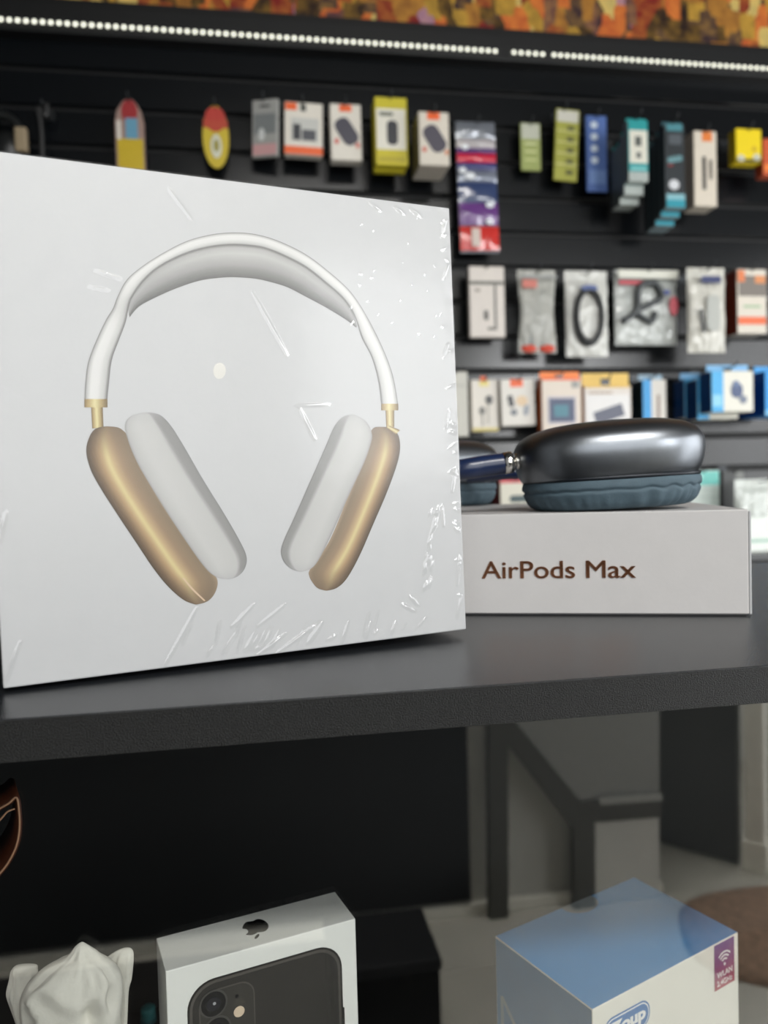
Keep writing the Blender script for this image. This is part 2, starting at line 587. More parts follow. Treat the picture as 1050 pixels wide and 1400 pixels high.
PT = .61
def strip_print(name, A, B, colf, off, nu=70, nv=24):
    """flat printed patch between two outlines (photo pixels) with a colour for each (u, v)"""
    A, B = resample(A, nu), resample(B, nu)
    vs, cs, fs = [], [], []
    for i in range(nu):
        for j in range(nv):
            p = A[i].lerp(B[i], j/(nv-1))
            vs.append(bl(p.x, p.y, off))
            lc = lin(colf(i/(nu-1), j/(nv-1)))
            cs.append(tuple(PT*c_*(sum(lc)/1.86)**.3 for c_ in lc))
    for i in range(nu-1):
        for j in range(nv-1):
            fs.append((i*nv+j, i*nv+j+1, (i+1)*nv+j+1, (i+1)*nv+j))
    return mesh(name, vs, fs, M_print, sb, False, cs)

outer = [(115.5, 546), (116.5, 525), (120, 497), (129.3, 470.7), (144, 438.7), (154.7, 421.3), (160, 406.7), (173, 382.7), (194.7, 364), (224, 345.3), (256, 329.3), (288, 320.8), (314.7, 318), (341, 319), (366.7, 324.5), (393, 334.7), (420, 349), (446.7, 369), (473, 392), (489, 412), (505, 438.7), (521, 470.7), (534.7, 505), (541, 532), (544, 552)]
seam = [(180, 406.7), (197, 382.7), (218.7, 364), (250.7, 348), (282.7, 338.7), (314.7, 335), (346.7, 336.8), (366.7, 341), (393, 352), (420, 366.7), (446.7, 388), (468, 406.7), (481, 425)]
finner = [(146.7, 546), (149, 524), (153, 492), (162.7, 465), (172, 440), (176, 419)] + seam + [(489, 445), (494.7, 462.7), (508, 489), (517, 521), (521, 552)]
canopy_low = [(177, 434), (189, 420), (208, 409), (240, 394.7), (272, 384), (298.7, 380), (320, 379), (346.7, 380.8), (366.7, 384.8), (393, 392.8), (420, 406.7), (446.7, 421), (473, 437), (487, 448)]
canopy_top = [(175, 424), (180, 406.7)] + seam[1:] + [(488, 446)]
G = lambda v: (v, v, v-2)
def c_frame(u, v):
    r = ramp(((0, G(138)), (.07, G(192)), (.25, G(226)), (.55, G(224)), (.85, G(200)), (.95, G(150)), (1, G(140))), v)
    k = 1-.06*math.exp(-((u-.2)/.03)**2)
    return tuple(x*k for x in r)
def c_canopy(u, v):
    r = ramp(((0, G(140)), (.06, G(190)), (.25, G(203)), (.6, G(178)), (1, G(128))), v)
    k = 1-.16*abs(u-.5)**1.5*2
    return tuple(x*k for x in r)
strip_print('printed_canopy', canopy_top, canopy_low, c_canopy, .00006)
strip_print('printed_headband', outer, finner, c_frame, .00009, 110, 20)
def c_gold(u, v):
    r = ramp(((0, (104, 86, 64)), (.13, (150, 122, 92)), (.28, (200, 168, 126)), (.40, (228, 212, 156)), (.50, (210, 182, 138)), (.66, (176, 150, 120)), (.9, (160, 140, 114)), (1, (188, 166, 140))), v)
    e = min(1, min(u, 1-u)/.22)
    e = .5-.5*math.cos(math.pi*e)
    base = ramp(((0, (124, 104, 80)), (.5, (158, 134, 106)), (1, (148, 128, 104))), v)
    return tuple(a*e+b*(1-e) for a, b in zip(r, base))
L_gold_l = [(146, 582.7), (128, 588), (118, 612), (122.7, 638.7), (136, 665), (160, 702.7), (186.7, 742.7), (208, 774.7), (229, 801), (250.7, 820), (268, 826.7)]
L_gold_r = [(146, 582.7), (165, 586), (180, 604), (197, 641), (218, 678.7), (250, 726.7), (284, 774), (297, 792), (294.7, 809), (284, 822), (268, 826.7)]
strip_print('printed_cup', L_gold_l, L_gold_r, c_gold, .00009, 80, 30)
def c_cush(flip):
    def f(u, v):
        if flip:
            v = 1-v
        edge = .74+.1*u
        r = ramp(((0, G(172)), (.05, G(196)), (.3, G(207)), (edge-.06, G(202)), (edge+.03, G(165)), (.97, G(160)), (1, G(148))), v)
        e = max(0, min(1, min(u/.12, (1-u)/.1)))
        return tuple(200*(1-e)*.97+x*e for x in r)
    return f
C_l = [(196, 563.5), (178.7, 569), (170.7, 581), (174.7, 601), (186.7, 630.7), (208, 668), (240, 718.7), (277, 772), (296, 789), (313, 792)]
C_r = [(196, 563.5), (216, 566), (232, 580), (250.7, 609), (277, 654.7), (306.7, 702.7), (328, 740), (337, 761), (334.7, 777), (325, 788), (313, 792)]
strip_print('printed_cushion', C_l, C_r, c_cush(False), .00013, 80, 30)
R_gold_l = [(520, 583.5), (508, 588), (495, 625), (475, 680), (450, 740), (424, 778), (423, 788), (425.7, 794), (434, 804), (446, 807.7)]
R_gold_r = [(520, 583.5), (534, 585), (544, 594), (547, 611), (543, 634), (528.6, 674), (511.4, 714), (491.4, 760), (474, 791), (460, 804), (446, 807.7)]
strip_print('printed_cup', R_gold_r, R_gold_l, c_gold, .00009, 80, 30)
RC_l = [(483, 566), (468.6, 570), (457, 583), (445.7, 608.6), (425.7, 654), (403, 705.7), (388.6, 737), (384, 754), (388.6, 768.6), (400, 778.6), (412, 782)]
RC_r = [(483, 566), (500, 575.7), (508, 591.4), (507, 605.7), (497, 634), (477, 677), (454, 728.6), (437, 763), (425.7, 777), (412, 782)]
strip_print('printed_cushion', RC_r, RC_l, c_cush(False), .00013, 80, 30)
def c_metal(u, v):
    return ramp(((0, (150, 128, 84)), (.15, (196, 170, 118)), (.45, (232, 222, 168)), (.75, (196, 174, 122)), (1, (140, 118, 78))), v)
for nm, q, o_ in (('printed_stem', ((124.5, 556), (140.5, 556), (126, 586), (141.5, 584)), .00007), ('printed_collar', ((115.3, 545.5), (147, 545.5), (115.3, 557), (147, 557)), .00011),
              ('printed_stem', ((527, 560), (539, 560), (528, 584), (539, 584)), .00007), ('printed_collar', ((521, 552), (544.5, 552), (521, 561), (544.5, 561)), .00011),
              ('printed_hinge', ((528, 584.5), (532, 582), (541, 594), (547, 588)), .00012)):
    strip_print(nm, [q[0], q[2]], [q[1], q[3]], c_metal, o_, 8, 16)
strip_print('printed_seam', [(249, 790), (262, 806), (279, 822)], [(251.5, 790), (264.5, 805), (281, 821)], lambda u, v: (226, 198, 168), .00012, 16, 3)  # thin pink seam line at the foot of the printed cup
# pale oval seal in the middle
vs = [bl(300+8.5*math.cos(a)-1.5*math.sin(a), 507+11*math.sin(a)+1.5*math.cos(a), .0001) for a in [2*math.pi*k/32 for k in range(32)]]
mesh('oval_sticker', vs, [tuple(range(32))], mat('sticker_white', (190, 189, 183), .5), sb)

# shrink wrap: clear film with real creases
segs = [((268, 832), (222, 915), .5), ((262, 850), (250, 880), .3), ((347, 826), (317, 857), .4), ((390, 826), (352, 856), .35), ((390, 866), (351, 896), .45), ((427, 857), (378, 893), .5), ((440, 850), (420, 880), .3),
        ((476, 850), (466, 880), .4), ((506, 850), (500, 872), .4), ((540, 850), (535, 866), .4), ((549, 826), (567, 836), .45), ((560, 815), (572, 828), .4), ((27, 878), (6, 936), .5), ((8, 700), (0, 740), .4),
        ((345, 400), (392, 485), .25), ((604, 690), (606, 720), .3), ((505, 278), (520, 288), .35), ((540, 283), (552, 292), .35),
        ((560, 285), (575, 296), .35), ((604, 320), (609, 300), .4), ((606, 380), (612, 362), .35), ((612, 470), (606, 488), .35), ((614, 560), (609, 585), .35), ((622, 640), (618, 672), .4), ((628, 760), (624, 800), .4), ((630, 815), (624, 845), .4),
        ((230, 258), (262, 300), .2), ((130, 370), (165, 382), .2), ((120, 392), (150, 398), .15), ((410, 560), (430, 600), .25), ((402, 555), (450, 553), .15), ((330, 840), (322, 870), .3), ((300, 850), (296, 880), .25)]
r3 = random.Random(3)
for i in range(30):
    y = r3.uniform(690, 800)
    x = 596-(y-690)*.12+r3.uniform(-5, 5)
    segs.append(((x, y), (x-r3.uniform(0, 5), y+r3.uniform(5, 14)), r3.uniform(.15, .4)))
for i in range(40):
    x, y = r3.uniform(480, 610), r3.uniform(280, 470)
    segs.append(((x, y), (x+r3.uniform(-5, 5), y+r3.uniform(-5, 5)), r3.uniform(.02, .07)))
for i in range(26):
    x = r3.uniform(290, 600)
    y0_ = 905-(x-230)*.13
    segs.append(((x, y0_-r3.uniform(4, 34)), (x-r3.uniform(4, 16), y0_), r3.uniform(.1, .3)))
for i in range(24):
    y = r3.uniform(300, 840)
    xr = 612+(y-283)*.036
    segs.append(((xr, y), (xr-r3.uniform(3, 12), y+r3.uniform(-9, 9)), r3.uniform(.1, .28)))
S2 = []
for a, b, h in segs:
    A_, B_ = bl(*a), bl(*b)
    S2.append((A_.x, A_.z, B_.x, B_.z, h*.0012))
NX, NZ = 420, 420
H_ = [[0.0]*(NZ+1) for _i in range(NX+1)]
for ax, az, bx, bz, h in S2:
    dx, dz = bx-ax, bz-az
    for i in range(max(0, int((min(ax, bx)-.003)/BW*NX)), min(NX, int((max(ax, bx)+.003)/BW*NX)+1)+1):
        for j in range(max(0, int((min(az, bz)-.003)/BH*NZ)), min(NZ, int((max(az, bz)+.003)/BH*NZ)+1)+1):
            x, z = BW*i/NX, BH*j/NZ
            t = max(0, min(1, ((x-ax)*dx+(z-az)*dz)/(dx*dx+dz*dz)))
            dd = (x-ax-t*dx)**2+(z-az-t*dz)**2
            if dd < 5e-6:
                H_[i][j] += h*math.exp(-dd/4e-7)*math.sin(math.pi*(.12+.76*t))
vs, fs = [], []
for i in range(NX+1):
    for j in range(NZ+1):
        x, z = BW*i/NX, BH*j/NZ
        e = min(x, BW-x, z, BH-z)
        y = -.00035-H_[i][j]
        if e < .03:
            y -= .00022*math.exp(-e/.006)*noise.noise(Vector((x*160, z*160, 1)))
        vs.append((x, y, z))
for i in range(NX):
    for j in range(NZ):
        a = i*(NZ+1)+j
        fs.append((a, a+NZ+1, a+NZ+2, a+1))
b0 = len(vs)
e_ = .0003
for p in ((-e_, -e_, -e_), (BW+e_, -e_, -e_), (BW+e_, -e_, BH+e_), (-e_, -e_, BH+e_), (-e_, BD+e_, -e_), (BW+e_, BD+e_, -e_), (BW+e_, BD+e_, BH+e_), (-e_, BD+e_, BH+e_)):
    vs.append(p)
for f in ((1, 5, 6, 2), (3, 2, 6, 7), (0, 3, 7, 4), (4, 7, 6, 5)):
    fs.append(tuple(b0+i for i in f))
fw = mesh('shrink_wrap', vs, fs, clear_film('shrink_film', .012, .14, bump=.1, bscale=90), sb, True)
fw.data.materials.append(clear_film('film_crease', .075, .12))
for i in range(NX):
    for j in range(NZ):
        if max(H_[i][j], H_[i+1][j+1]) > .00004:
            fw.data.polygons[i*NZ+j].material_index = 1
fw['label'] = 'clear creased shrink wrap'

# ------------------------------------------------------------------ flat white box with lettering
FA, FW_, FD, FH = -.33568, .19, .185, .05594
FR = Vector((.06168+.2*math.cos(FA), .43102+.2*math.sin(FA), ZS))
uf = Vector((math.cos(FA), math.sin(FA), 0))
nf = Vector((-math.sin(FA), math.cos(FA), 0))
FO = FR-uf*FW_
fb = thing('white_box', 'flat white box lying on the black top under the grey headphones', 'box', FO, (0, 0, FA))
box('box_lid', 0, 0, .0009, FW_, FD, FH, mat('white_card_flat', (180, 178, 177), .5, bump=.05, bscale=400, vary=.015), fb, .0006)
box('box_base', .0012, .0012, .0001, FW_-.0012, FD-.0012, .0008, mat('card_base', (60, 60, 60), .5), fb)
box('corner_flap', FW_+.0001, .0002, .0008, FW_+.0014, .012, FH-.001, M_card, fb, .0004)
pa = on_plane(659, 791, FR, nf)-FO
pb = on_plane(869, 789, FR, nf)-FO
pt = on_plane(700, 768, FR, nf)-FO
tm = Matrix.Translation((pa.dot(uf), -.0002, pa.z)) @ Matrix(((1, 0, 0, 0), (0, 0, -1, 0), (0, 1, 0, 0), (0, 0, 0, 1)))
tx = text_mesh('lettering', 'AirPods Max', mat('bronze_foil', (176, 122, 90), .2, 1), fb, tm, pb.dot(uf)-pa.dot(uf), (pt.z-pa.z)*1.03, .0002, 0)
me_ = tx.data
bm = bmesh.new()
for dx, dz in ((0, 0), (.00022, 0), (-.00022, 0), (0, .00012), (0, -.00012)):
    me2 = me_.copy()
    me2.transform(Matrix.Translation((dx, -.00001*(dx != 0), dz)))
    bm.from_mesh(me2)
bm.to_mesh(me_)
bm.free()
tx['label'] = 'bronze foil lettering'

# ------------------------------------------------------------------ grey headphones lying on the flat box
ZB = ZS+FH
M_shell = mat('anodised_shell', (124, 128, 133), .35, 1, bump=.02, bscale=900)
M_rim = mat('shell_rim', (30, 34, 40), .4, .5)
M_cush = mat('cushion_fabric', (66, 84, 94), .75, bump=.15, bscale=900, vary=.08)
M_navy = mat('navy_band', (22, 36, 68), .3, coat=.3)
hp = thing('headphones', 'dark blue-grey over-ear headphones lying on the flat white box', 'headphones')
cd = ray(834, 690)
CC = CAM + cd*(.452/cd.dot(_f))
hp.location = (CC.x, CC.y, ZB)
ROT = -.17
hp.rotation_euler = (0, 0, ROT)
HPI = Matrix.Rotation(-ROT, 3, 'Z')
def hl(px, py, depth):
    d = ray(px, py)
    return HPI @ (CAM + d*(depth/d.dot(_f)) - Vector((CC.x, CC.y, ZB)))

def se(a, w, e):
    c, s = math.cos(w), math.sin(w)
    return a[0]*math.copysign(abs(c)**(2/e), c), a[1]*math.copysign(abs(s)**(2/e), s)

def loft(name, prof, ab, m, parent, mtx, n=96, e=2.5, fn=None, capb=True, capt=True):
    vs, fs = [], []
    for i, (r, z) in enumerate(prof):
        for k in range(n):
            w = 2*math.pi*k/n
            x, y = se(ab, w, e)
            dr, dz = fn(w, i/(len(prof)-1)) if fn else (0, 0)
            q = r*(1+dr)
            vs.append(mtx @ Vector((x*q, y*q, z+dz)))
    for i in range(len(prof)-1):
        for k in range(n):
            fs.append((i*n+k, i*n+(k+1) % n, (i+1)*n+(k+1) % n, (i+1)*n+k))
    if capb:
        fs.append(tuple(range(n-1, -1, -1)))
    if capt:
        fs.append(tuple(range((len(prof)-1)*n, len(prof)*n)))
    return mesh(name, vs, fs, m, parent, True)

def smoothprof(pts, k=6):
    return [(p.x, p.y) for p in catmull([Vector((a, b, 0)) for a, b in pts], k)]

def cup(mtx, ab, sc, detail):
    shell_p = smoothprof([(.87, .0175), (.925, .0190), (.965, .0235), (.992, .0295), (1.0, .0345), (.985, .0390), (.93, .0436), (.82, .0474), (.64, .0502), (.42, .0516), (.2, .0522), (.02, .0523)])
    shell_p = [(r, z*sc) for r, z in shell_p]
    sh = loft('cup_shell', shell_p, ab, M_shell, hp, mtx @ Matrix.Rotation(math.radians(-1.3), 4, 'Y'))
    loft('cup_rim', [(.87, .0165*sc), (.925, .0172*sc), (.935, .0187*sc), (.90, .0198*sc)], ab, M_rim, sh, mtx)
    def fold(w, t):
        x = math.cos(w)
        front = max(0, -math.sin(w))
        amp = .22+1.0*front*max(0, math.sin((x+.1)*2.0)) if detail else .3
        g = math.sin(w*46+2*math.sin(w*7))*.5+math.sin(w*29+1.3)*.5
        low = math.exp(-((t-.28)/.2)**2)
        seam_ = -.026*math.exp(-((t-.60)/.035)**2)
        pucker = (.042*amp*g*low)+.012*noise.noise(Vector((w*2, t*3, 1)))
        return pucker+seam_, .0009*amp*math.sin(w*23+t*4)*math.exp(-((t-.5)/.25)**2)
    cp = [(.70, .0), (.80, .0008), (.865, .0034), (.905, .0068), (.93, .0105), (.935, .0140), (.92, .0170), (.875, .0195)]
    cp = [(r, z*sc) for r, z in smoothprof(cp, 6)]
    loft('ear_cushion', cp, ab, M_cush, hp, mtx, 240, 2.5, fold)
    return sh

cup(Matrix.Rotation(math.radians(-1.9), 4, 'Y') @ Matrix.Translation((0, 0, .0012)), (.0535, .043), .965, True)
c2 = hl(603, 690, .60)
cup(Matrix.Translation((c2.x, c2.y, .0005)) @ Matrix.Rotation(.5, 4, 'Z'), (.046, .038), .96, False)
# hinge, stem, collar and tube of the headband
DD = .447
tube('stem', [hl(703, 631.5, DD), hl(722, 627, DD)], .0026, M_chrome, hp, 16)
tube('stem_ring', [hl(705, 631, DD), hl(709, 630.2, DD)], .0046, M_chrome, hp, 20)
tube('stem_ring', [hl(713, 629.2, DD), hl(715.5, 628.6, DD)], .0037, M_chrome, hp, 20)
col_ = [hl(689, 633.5, DD), hl(699.5, 631.8, DD), hl(702, 631.4, DD)]
tube('collar', col_, [.0064, .0064, .0052], M_chrome, hp, 24)
band = catmull([hl(689.5, 633.4, DD), hl(660, 637.5, DD), hl(630, 642, DD), hl(590, 646, .46), hl(550, 648, .48), hl(528, 650, .53), hl(535, 652, .585), hl(552, 653, .60)], 8)
tube('headband', band, [.0060+.0003*math.sin(i*.2) for i in range(len(band))], M_navy, hp, 24)
tube('headband_arm', catmull([hl(640, 652, .56), hl(662, 650, .555), hl(690, 647, .55), hl(725, 646, .55), hl(750, 646, .55)], 6), .0046, M_navy, hp, 20)

# ------------------------------------------------------------------ phone carton inside the cabinet
PA, PW, PDp, PH = .26832, .0905, .0282, .165
PO = Vector((-.04821, .34349, ZLOW))
ph = thing('phone_box', 'narrow white phone box showing a black phone, behind the glass', 'box', PO, (0, 0, PA))
up = Vector((math.cos(PA), math.sin(PA), 0))
npn = Vector((-math.sin(PA), math.cos(PA), 0))
def pl(px, py):
    q = on_plane(px, py, PO, npn)-PO
    return q.dot(up), q.z
box('carton', 0, 0, .0002, PW, PDp, PH, mat('phone_card', (252, 252, 248), .45, vary=.01), ph, .0004)
def rrect(x0, z0, x1, z1, r, n=8):
    out = []
    for cx, cz, a0 in ((x1-r, z1-r, 0), (x0+r, z1-r, 90), (x0+r, z0+r, 180), (x1-r, z0+r, 270)):
        for k in range(n+1):
            a = math.radians(a0+90*k/n)
            out.append((cx+r*math.cos(a), cz+r*math.sin(a)))
    return out
def plate(name, outline, off, m, parent, front=True, thick=.0001):
    """thin raised patch on a front face (x, z outline) reaching from off to off+thick"""
    n = len(outline)
    vs = [(x, -off, z) for x, z in outline]+[(x, -off-thick, z) for x, z in outline]
    fs = [tuple(range(n, 2*n))]+[(i, (i+1) % n, n+(i+1) % n, n+i) for i in range(n)]
    return mesh(name, vs, fs, m, parent)
def circle(cx, cz, r, n=28, rz=None):
    return [(cx+r*math.cos(2*math.pi*k/n), cz+(rz or r)*math.sin(2*math.pi*k/n)) for k in range(n)]
lx, _z = pl(256, 1385)
rx, _z = pl(467, 1310)
_x, tz = pl(400, 1306)
M_ph_rim = mat('print_phone_rim', (46, 44, 42), .4)
M_ph_rim2 = mat('print_phone_edge', (92, 88, 84), .4)
M_ph = mat('print_phone_black', (58, 56, 54), .35)
M_lens = mat('print_lens', (30, 30, 32), .3)
M_lens2 = mat('print_lens_ring', (84, 82, 80), .35)
pp = plate('printed_phone', rrect(lx, .02, rx, tz, .0125), 0, M_ph_rim, ph)
plate('printed_edge', rrect(lx+.0009, .0209, rx-.0009, tz-.0009, .0118), .0001, M_ph_rim2, pp)
plate('printed_back', rrect(lx+.0022, .0222, rx-.0022, tz-.0022, .0108), .0002, M_ph, pp)
bx0, _z = pl(271, 1360)
bx1, _z = pl(348, 1360)
_x, bzt = pl(325, 1343)
bp_ = plate('printed_camera_bump', rrect(bx0, bzt-.0275, bx1, bzt, .0068), .0003, M_ph_rim2, ph)
plate('printed_bump_face', rrect(bx0+.0006, bzt-.0269, bx1-.0006, bzt-.0006, .0063), .0004, mat('print_bump', (66, 64, 61), .35), bp_)
for (cx, cy) in ((291.5, 1371.5), (297, 1407)):
    a, c = pl(cx, cy)
    l = plate('printed_lens', circle(a, c, .0064), .0005, M_lens2, ph)
    plate('lens_barrel', circle(a, c, .0056), .0006, M_lens, l)
    plate('lens_glass', circle(a, c, .0032), .0007, mat('print_lens_core', (46, 46, 52), .2), l)
    plate('lens_glint', circle(a+.0004, c+.0002, .0007, 10), .0008, mat('print_glint', (190, 190, 196), .3), l)
a, c = pl(326.6, 1382)
plate('printed_flash', circle(a, c, .0025), .0005, mat('print_flash', (236, 214, 188), .4), ph)
a, c = pl(323.5, 1361)
plate('printed_microphone', circle(a, c, .0009, 12), .0005, M_lens, ph)
for z_ in (.118, .104, .088):
    plate('printed_button', rrect(rx, z_-.005, rx+.0007, z_+.005, .0003, 3), 0, M_ph_rim, ph)
# fruit mark on the top face, its leaf towards the viewer
apple = [(0, .27), (.10, .31), (.22, .33), (.33, .28), (.40, .22), (.33, .16), (.29, .07), (.29, -.03), (.34, -.13), (.42, -.18), (.38, -.30), (.30, -.42), (.21, -.50), (.12, -.50), (0, -.46), (-.12, -.50), (-.21, -.50), (-.31, -.42), (-.39, -.27), (-.43, -.08), (-.41, .10), (-.34, .23), (-.23, .31), (-.12, .31)]
apple = [(p.x, p.y) for p in catmull([Vector((x, y, 0)) for x, y in apple+apple[:1]], 3)][:-1]
leaf = [(0, .37), (.01, .46), (.08, .56), (.19, .61), (.19, .52), (.11, .42)]
q = CAM + ray(350, 1269)*((PO.z+PH-CAM.z)/ray(350, 1269).z) - PO
lxc, lyc = q.dot(up), q.dot(npn)
S_ = .0142
M_ink = mat('black_ink', (12, 12, 14), .25)
for nm, ol in (('fruit_mark', apple), ('fruit_mark_leaf', leaf)):
    n = len(ol)
    vs = [(lxc-x*S_, lyc-y*S_, PH) for x, y in ol]+[(lxc-x*S_, lyc-y*S_, PH+.0001) for x, y in ol]
    mesh(nm, vs, [tuple(range(n, 2*n))]+[(i, (i+1) % n, n+(i+1) % n, n+i) for i in range(n)], M_ink, ph)

# ------------------------------------------------------------------ blue and white camera carton
ZTB = ZS-.2
def top_pt(px, py):
    d = ray(px, py)
    return CAM + d*((ZTB-CAM.z)/d.z)
k0, k1, k3 = top_pt(810, 1380.6), top_pt(1009, 1274.7), top_pt(684, 1277)
ux = (k1-k0).normalized()
uy = Vector((-ux.y, ux.x, 0))
WX, WY = (k1-k0).length, (k3-k0).dot(uy)
HB = ZTB-ZLOW
bb = thing('camera_box', 'blue and white camera box with a wireless badge, behind the glass', 'box', (k0.x, k0.y, ZLOW), (0, 0, math.atan2(ux.y, ux.x)))
M_bwhite = mat('carton_white', (240, 236, 226), .5, vary=.015)
M_bblue = mat('carton_blue_lit', (78, 160, 226), .4, vary=.06, bscale=60)  # top blue brightened in its colour to stand for more light
M_bblue2 = mat('carton_blue_shaded', (72, 134, 184), .4, vary=.05)  # same blue made darker, the side's shade put into the colour
box('carton', 0, 0, .0002, WX, WY, HB, M_bwhite, bb, .0005)
def quad(name, P, m, parent):
    return mesh(name, P, [(0, 1, 2, 3)], m, parent)
quad('top_print', [(.0003, .0003, HB+.0001), (WX-.0003, .0003, HB+.0001), (WX-.0003, WY-.0003, HB+.0001), (.0003, WY-.0003, HB+.0001)], M_bblue, bb)
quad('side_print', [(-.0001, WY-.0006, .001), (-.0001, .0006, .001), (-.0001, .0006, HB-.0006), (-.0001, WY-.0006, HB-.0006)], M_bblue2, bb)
M_line = mat('print_pale_line', (150, 172, 186), .5)
def side_bar(name, pts, wd):
    for (y0_, z0_), (y1_, z1_) in zip(pts, pts[1:]):
        d_ = Vector((y1_-y0_, z1_-z0_))
        nn = Vector((-d_.y, d_.x)).normalized()*wd
        quad(name, [(-.0002, y0_-nn.x, z0_-nn.y), (-.0002, y1_-nn.x, z1_-nn.y), (-.0002, y1_+nn.x, z1_+nn.y), (-.0002, y0_+nn.x, z0_+nn.y)], M_line, bb)
side_bar('printed_stroke', [(WY*.93, HB-.034), (WY*.93, HB-.055), (WY*.55, HB-.062)], .0014)
side_bar('printed_stroke', [(WY*.93, HB-.034), (WY*.62, HB-.058)], .0014)
quad('printed_panel', [(-.00015, WY*.42, .001), (-.00015, .001, .001), (-.00015, .001, HB-.018), (-.00015, WY*.42, HB-.018)], mat('carton_blue_panel', (78, 136, 182), .45), bb)
# round clear seal folded over the back edge
sx = (top_pt(792, 1236)-k0)
vs = [(sx.dot(ux)+.0135*math.cos(w), min(WY-.0002, sx.dot(uy)+.010*math.sin(w)), HB+.0004) for w in [2*math.pi*k/28 for k in range(28)]]
mesh('seal_sticker', vs, [tuple(range(28))], mat('seal_grey', (150, 158, 164), .25), bb)
def fpt(px, py):
    q = on_plane(px, py, k0, uy)-Vector((k0.x, k0.y, ZLOW))
    return q.dot(ux), q.z
# badge: purple to red, wave symbol, lettering
a0, c0 = fpt(976, 1293)
a1, c1 = fpt(1004, 1355)
bw_, bh_ = a1-a0, .0272
zt_ = HB-.0006
vs, cs, fs = [], [], []
for i in range(9):
    t = i/8
    for x in (a0, a1):
        vs.append((x, -.0002, zt_-bh_*t))
        cs.append(lin(ramp(((0, (104, 70, 140)), (.55, (136, 62, 118)), (1, (176, 62, 86))), t)))
for i in range(8):
    fs.append((2*i, 2*i+1, 2*i+3, 2*i+2))
bg = mesh('badge', vs, fs, M_print, bb, False, cs)
M_pw = mat('print_white', (245, 243, 240), .5)
cxm, czm = (a0+a1)/2, zt_-bh_*.50
plate('wave_dot', circle(cxm, czm, .0009, 14), .0003, M_pw, bg)
for r_ in (.0032, .0053, .0074):
    ol = [(cxm+(r_+.0005)*math.sin(w), czm+(r_+.0005)*math.cos(w)) for w in [math.radians(-46+92*k/14) for k in range(15)]]
    ol += [(cxm+(r_-.0005)*math.sin(w), czm+(r_-.0005)*math.cos(w)) for w in [math.radians(46-92*k/14) for k in range(15)]]
    n = len(ol)
    vs = [(x, -.0003, z) for x, z in ol]
    mesh('wave_arc', vs, [(i, i+1, n-2-i, n-1-i) for i in range(14)], M_pw, bg)
FRONT = Matrix(((1, 0, 0, 0), (0, 0, -1, 0), (0, 1, 0, 0), (0, 0, 0, 1)))
text_mesh('badge_lettering', 'WLAN', M_pw, bg, Matrix.Translation((a0+bw_*.12, -.0003, zt_-bh_*.75)) @ FRONT, bw_*.76, .0033, .0001, .01)
text_mesh('badge_lettering', '2.4GHz', M_pw, bg, Matrix.Translation((a0+bw_*.12, -.0003, zt_-bh_*.93)) @ FRONT, bw_*.76, .0031, .0001, .0)
# logo pill
l0, z0_ = fpt(825, 1400)
l1, z1_ = fpt(888, 1378)
_, zt2 = fpt(876, 1369)
zt2 = max(zt2, z1_+.004)
hgt = .0150
M_pblue = mat('print_blue', (46, 112, 176), .45)
lp = plate('logo_pill', rrect(l0, zt2-hgt, l1, zt2, hgt*.45), .0001, M_pblue, bb)
plate('logo_border', rrect(l0+.0009, zt2-hgt+.0009, l1-.0009, zt2-.0009, hgt*.4), .0002, M_pw, lp)
plate('logo_field', rrect(l0+.0015, zt2-hgt+.0015, l1-.0015, zt2-.0015, hgt*.37), .0003, M_pblue, lp)
text_mesh('logo_lettering', 'Zoup', M_pw, lp, Matrix.Translation((l0+.0042, -.0005, zt2-hgt+.0032)) @ FRONT, l1-l0-.008, .0088, .0001, .04)

